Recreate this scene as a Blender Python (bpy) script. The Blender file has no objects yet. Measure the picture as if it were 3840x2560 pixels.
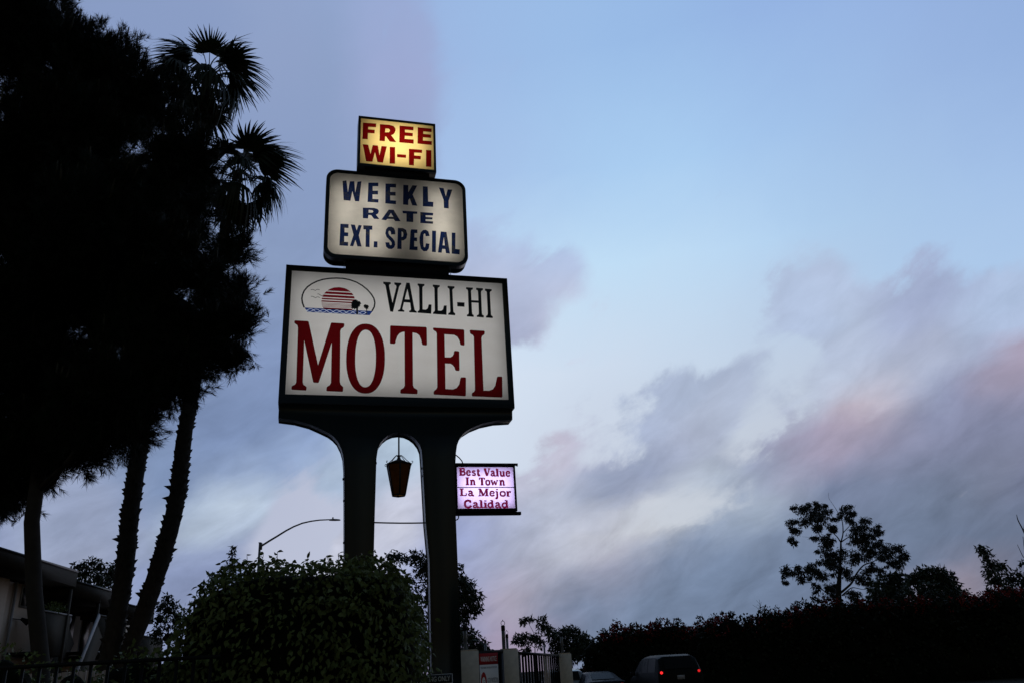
import bpy, math, random
import numpy as np
from math import sin, cos, pi, radians, copysign
from mathutils import Vector, Matrix, geometry
random.seed(7)
rng = np.random.default_rng(11)
scene = bpy.context.scene
COL = scene.collection

# ------------------------------------------------------------------ camera
FPX, PITCH, ROLL, EYE = 3000.0, radians(22.40), radians(-3.41), 1.6
cam_d = bpy.data.cameras.new('camera')
cam_d.sensor_width = 36.0
cam_d.lens = 36.0 * FPX / 3840.0
cam_d.clip_end = 20000
cam = bpy.data.objects.new('camera', cam_d)
COL.objects.link(cam)
CAMROT = Matrix.Rotation(pi / 2 + PITCH, 3, 'X') @ Matrix.Rotation(ROLL, 3, 'Z')
cam.matrix_world = Matrix.Translation((0, 0, EYE)) @ CAMROT.to_4x4()
scene.camera = cam

def ray(px, py):
    return CAMROT @ Vector(((px - 1920) / FPX, -(py - 1280) / FPX, -1.0))

def at(px, py, Y):
    """the world point the photograph shows at (px, py) when it stands Y metres ahead"""
    r = ray(px, py)
    return Vector((0, 0, EYE)) + r * (Y / r.y)

# ------------------------------------------------------------------ sky, sun, exposure
SKY = [   # sky colours read off the photograph: pixel, then sRGB
 (700,100,137,156,196),(1000,100,143,161,199),(1300,100,144,166,205),(1500,60,154,177,221),(1900,43,153,186,229),(2400,60,150,183,228),(3000,60,148,178,226),
 (3500,60,149,172,218),(3800,60,140,170,217),(-300,300,134,151,191),(300,300,135,153,193),(900,400,136,154,191),(1200,400,142,159,196),(1500,400,157,169,209),
 (1800,400,160,185,226),(2300,400,160,196,236),(3000,400,156,190,233),(3500,450,158,186,229),(3800,400,155,184,227),(4200,400,150,178,222),(1100,700,137,156,194),
 (1450,700,144,162,197),(1780,560,174,184,218),(1830,720,168,194,232),(2050,600,166,198,236),(2350,700,172,208,243),(2900,700,172,206,242),(3280,690,164,192,223),
 (3700,700,167,198,237),(1000,950,136,154,189),(1760,900,166,182,218),(1930,1000,181,191,219),(2080,1040,181,196,226),(2300,950,188,221,247),(2800,950,183,215,244),
 (3300,950,180,210,240),(3700,950,176,204,235),(4200,950,170,195,228),(1960,1160,183,189,213),(1870,1240,166,174,202),(2200,1150,199,229,249),(2650,1150,199,225,246),
 (3100,1150,180,196,224),(3450,1140,162,174,206),(3750,1130,172,190,220),(1000,1300,129,148,186),(4200,1300,160,155,190),(900,1600,122,141,178),(1450,1700,182,201,220),
 (1780,1640,218,228,243),(4200,1700,115,118,145),(1000,1750,142,162,198),(700,1800,127,146,181),(300,1990,150,162,191),(840,1910,184,199,218),(1150,1960,186,192,213),
 (1450,1930,192,196,214),(1350,1780,166,183,208),(1800,2000,158,168,205),(4200,2050,92,100,128),(250,2110,154,164,191),(700,2110,138,151,186),(1800,2160,154,162,195),
 (1850,2250,176,164,186),(1750,2330,120,132,168),(1900,2430,168,150,174),(600,2350,134,146,179),(-300,2200,134,146,181),(1900,1800,200,212,232),(2362,1604,170,182,208),
 (2593,1460,170,183,208),(2824,1373,174,187,212),(2708,1546,176,187,209),(2795,1611,199,205,218),(2910,1578,192,199,214),(3271,1532,206,188,194),(2391,1777,152,162,189),
 (2506,1734,155,166,192),(2261,1835,157,168,194),(3127,1662,162,151,173),(2997,1691,158,154,178),(3242,1676,150,147,171),(3055,1474,184,195,216),(3344,1460,178,189,212),
 (3560,1489,142,150,180),(3704,1561,135,141,170),(3834,1388,172,158,177),(3488,1315,172,181,206),(3199,1287,178,190,214),(2910,1330,185,200,224),(3416,1633,136,140,167),
 (3632,1705,122,128,154),(2766,1806,152,165,189),(2622,1821,184,194,208),(2708,1893,192,202,212),(2550,1922,207,211,217),(2449,1979,204,205,211),(2333,2008,204,208,214),
 (2189,2008,194,198,210),(2824,1893,170,183,200),(2708,1994,135,150,176),(2550,2095,126,141,168),(2333,2124,135,146,172),(2117,2196,140,150,175),(1987,2182,155,161,183),
 (2261,2098,165,163,181),(2910,2008,122,137,163),(3127,1821,118,132,160),(3344,1821,115,127,153),(3560,1850,110,124,148),(3704,1806,125,130,152),(3777,1922,105,118,142),
 (3488,1979,108,122,147),(3632,2037,104,117,142),(2766,2124,113,130,157),(2983,2182,111,127,154),(2477,2254,113,129,155),(2189,2275,118,132,158),(1929,2239,180,170,181),
 (2044,2275,122,134,160),(3632,2196,148,137,150),(3805,2124,106,117,140),(3271,2095,112,126,152),(2189,1287,205,206,226),(1943,1417,213,226,243),(2044,1604,217,228,240),
 (2117,1720,192,189,208),(1958,1806,188,191,211),(2044,1878,184,191,210),(2218,1734,200,206,221),(2333,1662,194,203,220),(2376,1474,204,217,235),(2290,1546,194,202,221),
 (1987,1979,176,183,204),(1929,2066,165,172,195),(2506,1287,205,224,243),(2189,1460,214,228,245),(2708,1287,190,207,229),(2073,2066,180,184,200),(2910,1749,150,158,184),
 (2593,1662,172,180,202),(3950,1344,160,158,185),(3950,1777,115,120,148),(3950,2138,100,108,135),(3084,2297,108,122,148),(2708,2297,110,126,152),
]
SUN_EL, SUN_AZ = radians(1.5), radians(12)
world = bpy.data.worlds.new('World')
scene.world = world
world.use_nodes = True
nt = world.node_tree
nt.nodes.clear()
def N(t, **k):
    n = nt.nodes.new(t)
    for a, b in k.items(): setattr(n, a, b)
    return n
def link(a, b): nt.links.new(a, b)
def vmath(op, a, b=None, c=None):
    n = N('ShaderNodeVectorMath', operation=op)
    for i, v in enumerate((a, b, c)):
        if v is None: continue
        if hasattr(v, 'is_output'): link(v, n.inputs[i])
        else: n.inputs[i].default_value = v
    return n.outputs['Value'] if op in ('DOT_PRODUCT', 'LENGTH') else n.outputs['Vector']
def smath(op, a, b=None, c=None, clamp=False):
    n = N('ShaderNodeMath', operation=op, use_clamp=clamp)
    for i, v in enumerate((a, b, c)):
        if v is None: continue
        if hasattr(v, 'is_output'): link(v, n.inputs[i])
        else: n.inputs[i].default_value = v
    return n.outputs[0]
def s2l(c):
    c /= 255.0
    return c / 12.92 if c <= 0.04045 else ((c + 0.055) / 1.055) ** 2.4
tc = N('ShaderNodeTexCoord')
direction = tc.outputs['Generated']
sep = N('ShaderNodeSeparateXYZ'); link(direction, sep.inputs[0])
# the cloud bands climb to the right, so the wisps are drawn out along that slope
az0 = smath('ARCTAN2', sep.outputs['X'], sep.outputs['Y']); el0 = smath('ARCSINE', sep.outputs['Z'])
SL = radians(27)
along = smath('MULTIPLY_ADD', az0, cos(SL), smath('MULTIPLY', el0, sin(SL)))
across = smath('MULTIPLY_ADD', az0, -sin(SL), smath('MULTIPLY', el0, cos(SL)))
comb = N('ShaderNodeCombineXYZ'); link(smath('MULTIPLY', along, 6.2), comb.inputs[0]); link(smath('MULTIPLY', across, 14.0), comb.inputs[1])
def noise(vec, scale, detail, rough=0.55, dist=0.0):
    n = N('ShaderNodeTexNoise'); n.inputs['Scale'].default_value = scale
    n.inputs['Detail'].default_value = detail; n.inputs['Roughness'].default_value = rough
    n.inputs['Distortion'].default_value = dist
    link(vec, n.inputs['Vector']); return n
streak = noise(comb.outputs[0], 1.0, 9, 0.60, 0.5)
puff = noise(direction, 9.0, 9, 0.60, 0.2)
w1 = vmath('MULTIPLY', vmath('SUBTRACT', streak.outputs['Color'], (.5, .5, .5)), (.055, .03, .04))
w2 = vmath('MULTIPLY', vmath('SUBTRACT', puff.outputs['Color'], (.5, .5, .5)), (.04, .03, .035))
wd = vmath('NORMALIZE', vmath('ADD', vmath('ADD', direction, w1), w2))
# clear sky, cloud colour and cloud cover, each laid out by compass bearing and height above the horizon
dirs = np.array([tuple(ray(px, py).normalized()) for px, py, *_ in SKY])
cols = np.array([[s2l(c) for c in rgb] for _, _, *rgb in SKY])
def coverage(r, g, b):
    if r >= 185 and g >= r + 6: return 0.0
    return float(np.clip((27 - (g - r))/9, 0, 1)) if r < 195 else (0.35 if g >= r else .7)
cov_pt = np.array([coverage(*rgb) for _, _, *rgb in SKY])
P_AZ = np.arctan2(dirs[:, 0], dirs[:, 1]); P_EL = np.arcsin(dirs[:, 2])
def blend(d, wt, val, s_al, s_ac):
    """weighted by distance along and across the lie of the cloud bands"""
    a_, e_ = math.atan2(d[0], d[1]), math.asin(d[2])
    x, y = (P_AZ - a_)*cos((e_ + .3)/2), P_EL - e_
    t_ = radians(26) if e_ < radians(26) else 0.0
    al, ac = x*cos(t_) + y*sin(t_), -x*sin(t_) + y*cos(t_)
    q = (al/s_al)**2 + (ac/s_ac)**2
    w = wt*(np.exp(-.5*q) + 1e-5*np.exp(-.05*q) + 1e-12)
    return (w[:, None]*val).sum(0)/w.sum()
NA = 32
sw = N('ShaderNodeSeparateXYZ'); link(wd, sw.inputs[0])
az = smath('ARCTAN2', sw.outputs['X'], sw.outputs['Y'])
el = smath('ARCSINE', sw.outputs['Z'])
AZW = (radians(34), radians(50))       # the low rows of the chart are drawn finer than the high ones
azf = [smath('MULTIPLY_ADD', az, .5/w_, .5, clamp=True) for w_ in AZW]
def chart(rows, f, alpha):
    col = alp = None
    for j, deg in enumerate(rows):
        e_ = radians(deg); hi_ = int(deg > 22); W_ = AZW[hi_]
        rp = N('ShaderNodeValToRGB'); link(azf[hi_], rp.inputs[0]); cr_ = rp.color_ramp; cr_.interpolation = 'CARDINAL'
        for i in range(NA):
            a_ = W_*(2*i/(NA-1) - 1)
            st = cr_.elements[0] if i == 0 else cr_.elements[1] if i == 1 else cr_.elements.new(i/(NA-1))
            if i < 2: st.position = i/(NA-1)
            st.color = f(np.array([sin(a_)*cos(e_), cos(a_)*cos(e_), sin(e_)]))
        if col is None: col, alp = rp.outputs[0], rp.outputs[1]
        else:
            p_ = radians(rows[j-1]); t_ = smath('MULTIPLY_ADD', el, 1/(e_-p_), -p_/(e_-p_), clamp=True)
            m_ = N('ShaderNodeMix', data_type='RGBA'); link(t_, m_.inputs['Factor'])
            link(col, m_.inputs['A']); link(rp.outputs[0], m_.inputs['B']); col = m_.outputs['Result']
            if alpha:
                m_ = N('ShaderNodeMix', data_type='FLOAT'); link(t_, m_.inputs[0])
                link(alp, m_.inputs[2]); link(rp.outputs[1], m_.inputs[3]); alp = m_.outputs[0]
    return col, alp
clear_c, _ = chart((-1, 6, 13, 20, 27, 34, 42, 50), lambda d: tuple(blend(d, (1-cov_pt)**2 + 1e-6, cols, .075, .055)) + (1,), False)
cloud_c, cov = chart((-1, 2.5, 3.8, 5, 6.2, 7.4, 8.6, 9.8, 11, 12.2, 13.4, 14.6, 15.8, 17, 18.2, 19.5, 21, 23, 27, 33, 41, 50), lambda d: tuple(blend(d, cov_pt + 1e-6, cols, .030, .0165)) + (float(blend(d, np.ones(len(dirs)), cov_pt[:, None], .030, .0165)[0]),), True)
tex = smath('MULTIPLY_ADD', puff.outputs[0], .46, smath('MULTIPLY', streak.outputs[0], .54))
mk = N('ShaderNodeMapRange', interpolation_type='SMOOTHSTEP'); mk.inputs[1].default_value = .31; mk.inputs[2].default_value = .74
link(smath('MULTIPLY_ADD', smath('SUBTRACT', tex, .5), 2.4, cov), mk.inputs[0])
mc = N('ShaderNodeMix', data_type='RGBA'); link(mk.outputs[0], mc.inputs['Factor'])
link(clear_c, mc.inputs['A']); link(cloud_c, mc.inputs['B']); cloudcol = mc.outputs['Result']
# the bright western half of the sky gives way to dim dusk behind the viewer
fwd = vmath('DOT_PRODUCT', direction, (0, cos(radians(22)), sin(radians(22))))
cv_ = N('ShaderNodeMapRange', interpolation_type='SMOOTHSTEP'); cv_.inputs[1].default_value = .30; cv_.inputs[2].default_value = .74
link(fwd, cv_.inputs[0]); cover = cv_.outputs[0]
# light and dark folds inside the cloud
fine = noise(comb.outputs[0], 2.0, 8, 0.6, 0.4)
amp = smath('MULTIPLY', smath('SUBTRACT', fine.outputs[0], 0.5), smath('MULTIPLY', mk.outputs[0], 1.05))
lowsky = smath('SUBTRACT', 1.0, smath('MULTIPLY', sep.outputs['Z'], 1.7), clamp=True)
cloudcol = vmath('MULTIPLY', cloudcol, smath('MULTIPLY_ADD', amp, lowsky, 1.0))
nish = N('ShaderNodeTexSky', sky_type='NISHITA')
nish.sun_disc = False
nish.sun_elevation = SUN_EL
nish.sun_rotation = SUN_AZ
nish.air_density, nish.dust_density, nish.ozone_density = 1.2, 0.6, 2.0
clear = vmath('MULTIPLY', nish.outputs[0], (.15, .14, .135))
mixs = N('ShaderNodeMix', data_type='RGBA')
link(cover, mixs.inputs['Factor']); link(clear, mixs.inputs['A']); link(cloudcol, mixs.inputs['B'])
bg = N('ShaderNodeBackground'); bg.inputs['Strength'].default_value = 1.0
link(mixs.outputs['Result'], bg.inputs['Color'])
out = N('ShaderNodeOutputWorld'); link(bg.outputs[0], out.inputs[0])

sun_d = bpy.data.lights.new('sun', 'SUN')
sun_d.energy, sun_d.angle, sun_d.color = 0.05, radians(15), (1.0, 0.82, 0.7)
sun = bpy.data.objects.new('sun', sun_d); COL.objects.link(sun)
sd = Vector((sin(SUN_AZ) * cos(SUN_EL), cos(SUN_AZ) * cos(SUN_EL), sin(SUN_EL)))
sun.rotation_euler = sd.to_track_quat('Z', 'Y').to_euler()
sun.location = (0, 0, 60)
vs = scene.view_settings
vs.view_transform, vs.look, vs.exposure, vs.gamma = 'Standard', 'None', 0.0, 1.0
vs.use_curve_mapping = False
scene.cycles.use_denoising = True
scene.cycles.max_bounces = 6
scene.cycles.transparent_max_bounces = 12
scene.cycles.caustics_reflective = False
scene.cycles.caustics_refractive = False

# ------------------------------------------------------------------ mesh helpers
class MB:
    def __init__(self): self.V = []; self.F = []; self.n = 0
    def add(self, V, F):
        V = np.asarray(V, float).reshape(-1, 3)
        for f in (F if isinstance(F, list) and F and isinstance(F[0], np.ndarray) and F[0].ndim == 2 else self._split(F)):
            self.F.append(f + self.n)
        self.V.append(V); self.n += len(V)
    @staticmethod
    def _split(F):
        if isinstance(F, np.ndarray): return [F]
        by = {}
        for f in F: by.setdefault(len(f), []).append(f)
        return [np.array(v, int) for v in by.values()]
    def box(self, lo, hi, M=None):
        x0, y0, z0 = lo; x1, y1, z1 = hi
        V = np.array([(x0,y0,z0),(x1,y0,z0),(x1,y1,z0),(x0,y1,z0),(x0,y0,z1),(x1,y0,z1),(x1,y1,z1),(x0,y1,z1)], float)
        if M is not None: V = np.array([tuple(M @ Vector(v)) for v in V])
        self.add(V, [(0,3,2,1),(4,5,6,7),(0,1,5,4),(1,2,6,5),(2,3,7,6),(3,0,4,7)])
    def tube(self, pts, rad, n=8, cap=True):
        pts = [Vector(p) for p in pts]; m = len(pts)
        if not hasattr(rad, '__len__'): rad = [rad] * m
        V = []; up = None
        for i, p in enumerate(pts):
            t = (pts[min(i+1, m-1)] - pts[max(i-1, 0)]).normalized()
            if up is None:
                up = t.orthogonal().normalized()
            else:
                up = (up - t * up.dot(t)).normalized()
            b = t.cross(up)
            for k in range(n):
                a = 2*pi*k/n
                V.append(tuple(p + (up*cos(a) + b*sin(a)) * rad[i]))
        F = [(i*n+k, i*n+(k+1) % n, (i+1)*n+(k+1) % n, (i+1)*n+k) for i in range(m-1) for k in range(n)]
        if cap: F += [tuple(range(n))[::-1], tuple(range((m-1)*n, m*n))]
        self.add(V, F)
    def poly(self, loops, d0, d1=None):
        """flat outline(s) in (u, v), laid at depth d0, or extruded from d0 to d1"""
        L = [[Vector((u, v, 0)) for u, v in lp] for lp in loops]
        tri = [tuple(t) for t in geometry.tessellate_polygon(L)]
        flat = [(p.x, p.y) for lp in L for p in lp]
        if d1 is None:
            self.add([(u, d0, v) for u, v in flat], tri); return
        n = len(flat)
        V = [(u, d0, v) for u, v in flat] + [(u, d1, v) for u, v in flat]
        F = tri + [tuple(i + n for i in t[::-1]) for t in tri]
        o = 0
        for lp in L:
            m = len(lp)
            F += [(o+i, o+(i+1) % m, o+(i+1) % m+n, o+i+n) for i in range(m)]
            o += m
        self.add(V, F)
    def ribbon(self, pts, w, d):
        P = np.array(pts, float); T = np.gradient(P, axis=0)
        T /= np.maximum(np.linalg.norm(T, axis=1, keepdims=True), 1e-9)
        Nn = np.stack([-T[:, 1], T[:, 0]], 1) * w / 2
        A, B = P + Nn, P - Nn; m = len(P)
        V = [(u, d, v) for u, v in A] + [(u, d, v) for u, v in B]
        self.add(V, [(i, i+1, m+i+1, m+i) for i in range(m-1)])
    def leaves(self, C, D, S, tmpl, faces, W=None, nrm=None):
        """one leaf per row of C, pointing along D, length S, width factor W"""
        C = np.asarray(C, float); n = len(C)
        D = D / np.maximum(np.linalg.norm(D, axis=1, keepdims=True), 1e-9)
        if nrm is None: nrm = rng.normal(size=(n, 3))
        Bv = np.cross(nrm, D); Bv /= np.maximum(np.linalg.norm(Bv, axis=1, keepdims=True), 1e-9)
        Nv = np.cross(D, Bv)
        S = np.broadcast_to(np.asarray(S, float), (n,)); W = S if W is None else np.broadcast_to(np.asarray(W, float), (n,))
        t = np.asarray(tmpl, float); k = len(t)
        V = C[:, None] + D[:, None]*(t[None, :, :1]*S[:, None, None]) + Bv[:, None]*(t[None, :, 1:2]*W[:, None, None]) + Nv[:, None]*(t[None, :, 2:]*S[:, None, None])
        base = (np.arange(n)*k)[:, None]
        self.add(V.reshape(-1, 3), [np.concatenate([base + np.array(f)[None]], 1) for f in faces])
    def build(self, name, mat, parent=None, smooth=False):
        me = bpy.data.meshes.new(name)
        V = np.concatenate(self.V) if self.V else np.zeros((0, 3))
        me.vertices.add(len(V)); me.vertices.foreach_set('co', V.ravel())
        li = np.concatenate([f.ravel() for f in self.F]); ln = np.concatenate([np.full(len(f), f.shape[1]) for f in self.F])
        me.loops.add(len(li)); me.loops.foreach_set('vertex_index', li.astype(np.int32))
        me.polygons.add(len(ln)); me.polygons.foreach_set('loop_start', np.concatenate([[0], np.cumsum(ln)[:-1]]).astype(np.int32))
        me.update(calc_edges=True); me.validate()
        if smooth: me.polygons.foreach_set('use_smooth', np.ones(len(me.polygons), bool))
        if mat: me.materials.append(mat)
        ob = bpy.data.objects.new(name, me); COL.objects.link(ob)
        if parent: ob.parent = parent
        return ob

def thing(name, label, cat, loc=(0, 0, 0), rz=0.0, group=None):
    o = bpy.data.objects.new(name, None); COL.objects.link(o)
    o.location = loc; o.rotation_euler = (0, 0, rz); o.empty_display_size = 0.3
    o['label'], o['category'] = label, cat
    if group: o['group'] = group
    return o
def tag(o, label, cat, group=None):
    o['label'], o['category'] = label, cat
    if group: o['group'] = group
    return o
def shift(mb, loc):
    for V in mb.V: V -= np.array(loc, float)
    return mb

def mat(name, col, rough=0.6, spec=0.3, var=0.25, scale=6.0, metal=0.0, transl=0.0, coat=0.0):
    m = bpy.data.materials.new(name); m.use_nodes = True
    t = m.node_tree; b = t.nodes['Principled BSDF']
    b.inputs['Roughness'].default_value = rough; b.inputs['Specular IOR Level'].default_value = spec
    b.inputs['Metallic'].default_value = metal; b.inputs['Coat Weight'].default_value = coat
    g = t.nodes.new('ShaderNodeTexCoord'); nz = t.nodes.new('ShaderNodeTexNoise')
    nz.inputs['Scale'].default_value = scale; nz.inputs['Detail'].default_value = 5
    t.links.new(g.outputs['Object'], nz.inputs['Vector'])
    mx = t.nodes.new('ShaderNodeMix'); mx.data_type = 'RGBA'
    mx.inputs['A'].default_value = tuple(c*(1-var) for c in col) + (1,)
    mx.inputs['B'].default_value = tuple(min(1, c*(1+var)) for c in col) + (1,)
    t.links.new(nz.outputs[0], mx.inputs['Factor']); t.links.new(mx.outputs['Result'], b.inputs['Base Color'])
    if transl:
        tr = t.nodes.new('ShaderNodeBsdfTranslucent'); t.links.new(mx.outputs['Result'], tr.inputs['Color'])
        ms = t.nodes.new('ShaderNodeMixShader'); ms.inputs[0].default_value = transl
        t.links.new(b.outputs[0], ms.inputs[1]); t.links.new(tr.outputs[0], ms.inputs[2])
        t.links.new(ms.outputs[0], t.nodes['Material Output'].inputs['Surface'])
    return m

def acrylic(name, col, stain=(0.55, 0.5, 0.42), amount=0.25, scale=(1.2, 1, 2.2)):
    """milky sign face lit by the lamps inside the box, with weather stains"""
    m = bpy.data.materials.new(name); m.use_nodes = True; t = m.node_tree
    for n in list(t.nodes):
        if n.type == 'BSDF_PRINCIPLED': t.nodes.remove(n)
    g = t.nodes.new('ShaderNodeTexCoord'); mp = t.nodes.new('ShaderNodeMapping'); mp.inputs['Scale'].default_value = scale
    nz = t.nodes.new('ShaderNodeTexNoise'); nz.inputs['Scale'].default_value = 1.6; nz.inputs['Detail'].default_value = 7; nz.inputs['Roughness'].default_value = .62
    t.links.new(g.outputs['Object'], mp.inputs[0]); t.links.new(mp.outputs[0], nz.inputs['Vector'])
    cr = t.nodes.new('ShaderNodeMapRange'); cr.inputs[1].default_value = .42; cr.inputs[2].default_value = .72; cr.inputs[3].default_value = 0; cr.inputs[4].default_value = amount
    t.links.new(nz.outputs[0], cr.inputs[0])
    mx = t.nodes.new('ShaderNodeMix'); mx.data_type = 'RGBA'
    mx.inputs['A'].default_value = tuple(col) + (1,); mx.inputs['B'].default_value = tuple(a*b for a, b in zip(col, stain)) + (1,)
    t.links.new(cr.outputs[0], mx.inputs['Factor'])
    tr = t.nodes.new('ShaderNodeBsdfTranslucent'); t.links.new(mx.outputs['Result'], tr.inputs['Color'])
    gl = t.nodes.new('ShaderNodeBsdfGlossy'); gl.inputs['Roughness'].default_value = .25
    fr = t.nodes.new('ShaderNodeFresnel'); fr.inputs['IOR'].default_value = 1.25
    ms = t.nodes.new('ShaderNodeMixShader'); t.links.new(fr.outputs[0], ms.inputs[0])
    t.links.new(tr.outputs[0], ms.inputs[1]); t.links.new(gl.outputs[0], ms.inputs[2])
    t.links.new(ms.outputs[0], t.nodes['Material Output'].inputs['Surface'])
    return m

def vinyl(name, tint, worn=None):
    """coloured film stuck on a lit sign face: it filters the light that comes through"""
    m = bpy.data.materials.new(name); m.use_nodes = True; t = m.node_tree
    b = t.nodes['Principled BSDF']; b.inputs['Base Color'].default_value = tuple(c*.4 for c in tint) + (1,)
    b.inputs['Roughness'].default_value = .4
    tr = t.nodes.new('ShaderNodeBsdfTransparent'); tr.inputs['Color'].default_value = tuple(tint) + (1,)
    if worn:
        g = t.nodes.new('ShaderNodeTexCoord'); nz = t.nodes.new('ShaderNodeTexNoise'); nz.inputs['Scale'].default_value = 9; nz.inputs['Detail'].default_value = 8
        nz.inputs['Roughness'].default_value = .75
        t.links.new(g.outputs['Object'], nz.inputs['Vector'])
        cr = t.nodes.new('ShaderNodeMapRange'); cr.inputs[1].default_value = .52; cr.inputs[2].default_value = .62
        t.links.new(nz.outputs[0], cr.inputs[0])
        mx = t.nodes.new('ShaderNodeMix'); mx.data_type = 'RGBA'; mx.inputs['A'].default_value = tuple(tint)+(1,); mx.inputs['B'].default_value = tuple(worn)+(1,)
        t.links.new(cr.outputs[0], mx.inputs['Factor']); t.links.new(mx.outputs['Result'], tr.inputs['Color'])
    ms = t.nodes.new('ShaderNodeMixShader'); ms.inputs[0].default_value = .9
    t.links.new(b.outputs[0], ms.inputs[1]); t.links.new(tr.outputs[0], ms.inputs[2])
    t.links.new(ms.outputs[0], t.nodes['Material Output'].inputs['Surface'])
    return m

def lit(name, col, strength, base=(.2, .02, .02)):
    m = bpy.data.materials.new(name); m.use_nodes = True
    b = m.node_tree.nodes['Principled BSDF']; b.inputs['Base Color'].default_value = base + (1,)
    b.inputs['Emission Color'].default_value = col + (1,); b.inputs['Emission Strength'].default_value = strength
    return m

M = dict(
 green=mat('dark_green_paint', (.006, .011, .011), .38, .4, .25, 3),
 black=mat('black_metal', (.007, .007, .008), .6, .15, .2, 8),
 iron=mat('wrought_iron', (.012, .012, .013), .5, .4, .3, 20),
 asphalt=mat('asphalt', (.045, .045, .047), .9, .2, .35, 3),
 earth=mat('dry_ground', (.028, .025, .02), .95, .1, .5, .8),
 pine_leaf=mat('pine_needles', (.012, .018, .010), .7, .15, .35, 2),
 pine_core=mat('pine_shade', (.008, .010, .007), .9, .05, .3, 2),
 pine_tip=mat('pine_candles', (.055, .05, .03), .7, .2, .3, 4),
 pine_bark=mat('pine_bark', (.045, .04, .036), .9, .1, .4, 6),
 palm_leaf=mat('palm_leaf', (.020, .032, .014), .5, .35, .35, 3, transl=.15),
 palm_dead=mat('dry_palm_leaf', (.045, .036, .024), .8, .1, .3, 3),
 palm_bark=mat('palm_bark', (.05, .045, .04), .95, .05, .55, 9),
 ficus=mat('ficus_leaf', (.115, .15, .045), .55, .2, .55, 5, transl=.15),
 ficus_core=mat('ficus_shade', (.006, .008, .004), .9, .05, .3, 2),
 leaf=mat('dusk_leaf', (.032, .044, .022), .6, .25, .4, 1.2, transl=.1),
 void=mat('matte_black', (.006, .006, .006), .95, .02, .2, 2),  # matte black of the gate pickets and side gate screen
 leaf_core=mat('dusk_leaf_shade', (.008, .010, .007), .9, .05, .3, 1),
 euc=mat('gum_leaf', (.024, .028, .020), .6, .25, .35, .8, transl=.1),
 bark=mat('grey_bark', (.05, .047, .042), .9, .1, .35, 2),
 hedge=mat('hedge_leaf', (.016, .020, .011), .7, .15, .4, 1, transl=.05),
 blossom=mat('red_blossom', (.22, .018, .012), .6, .2, .4, 6, transl=.2),
 stucco=mat('stucco', (.50, .40, .31), .9, .1, .12, 9),
 stucco_gate=mat('gate_stucco', (.62, .55, .45), .92, .1, .22, 14),
 fascia=mat('brown_fascia', (.036, .029, .021), .8, .15, .2, 3),
 siding=mat('dark_siding', (.035, .028, .018), .8, .15, .3, 5),
 trim=mat('pale_trim', (.30, .30, .31), .6, .3, .1, 6),
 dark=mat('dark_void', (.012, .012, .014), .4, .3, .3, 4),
 glass=mat('window_glass', (.03, .035, .04), .06, .5, .1, 4),
 board=mat('fence_board', (.42, .34, .29), .85, .1, .3, 4),
 galv=mat('galvanised', (.14, .15, .16), .45, .5, .25, 5, metal=.3),
 lamp_metal=mat('lantern_metal', (.010, .009, .009), .5, .4, .3, 18),
 amber=mat('amber_glass', (.30, .12, .02), .3, .4, .45, 12, transl=.7),
 car_dark=mat('dark_green_car_paint', (.005, .007, .007), .5, .12, .1, 2, coat=.0),
 car_silver=mat('silver_car_paint', (.26, .27, .29), .3, .5, .05, 2, metal=.4, coat=.15),
 car_grey=mat('grey_car_paint', (.015, .017, .019), .6, .1, .05, 2, metal=.3, coat=.15),
 car_glass=mat('car_glass', (.008, .009, .010), .4, .12, .05, 2),
 tyre=mat('tyre', (.015, .015, .015), .8, .1, .2, 20),
 plate=mat('number_plate', (.35, .36, .38), .5, .3, .06, 20),
 sign_white=mat('sign_white', (.86, .88, .90), .5, .3, .08, 5),
 sign_black=mat('sign_black', (.015, .02, .024), .45, .4, .1, 5),
 sign_red=mat('sign_red', (.42, .02, .025), .5, .3, .1, 5),
 sign_grey=mat('sign_grey', (.16, .17, .20), .5, .3, .1, 5),
 letter_black=mat('navy_black_vinyl', (.006, .010, .016), .4, .3, .1, 5),
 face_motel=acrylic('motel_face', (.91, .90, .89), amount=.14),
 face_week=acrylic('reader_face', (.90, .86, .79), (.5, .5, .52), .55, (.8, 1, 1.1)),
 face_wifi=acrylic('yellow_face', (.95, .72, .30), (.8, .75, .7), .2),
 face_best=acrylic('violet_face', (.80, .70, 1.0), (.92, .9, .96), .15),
 red_vinyl=vinyl('red_vinyl', (.14, .003, .006)),
 red_vinyl_wifi=vinyl('deep_red_vinyl', (.21, .004, .009)),
 maroon_vinyl=vinyl('maroon_vinyl', (.25, .006, .018)),
 crimson_vinyl=vinyl('crimson_vinyl', (.27, .006, .035)),
 blue_vinyl=vinyl('blue_vinyl', (.025, .075, .36)),
 navy_vinyl=vinyl('navy_vinyl', (.014, .032, .14), (.075, .08, .09)),
 white_line=vinyl('pale_film', (.82, .84, .95)),
 tail=lit('tail_lamp', (1.0, .02, .02), 1.8),
 tail_far=lit('weaker_tail_lamp', (1.0, .02, .02), .7),
 tail_dim=lit('dim_tail_lamp', (1.0, .02, .02), .05),
)
WATT_MOTEL, WATT_WEEK, WATT_WIFI, WATT_BEST = 1.22, 2.3, 1.6, 1.2
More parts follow.
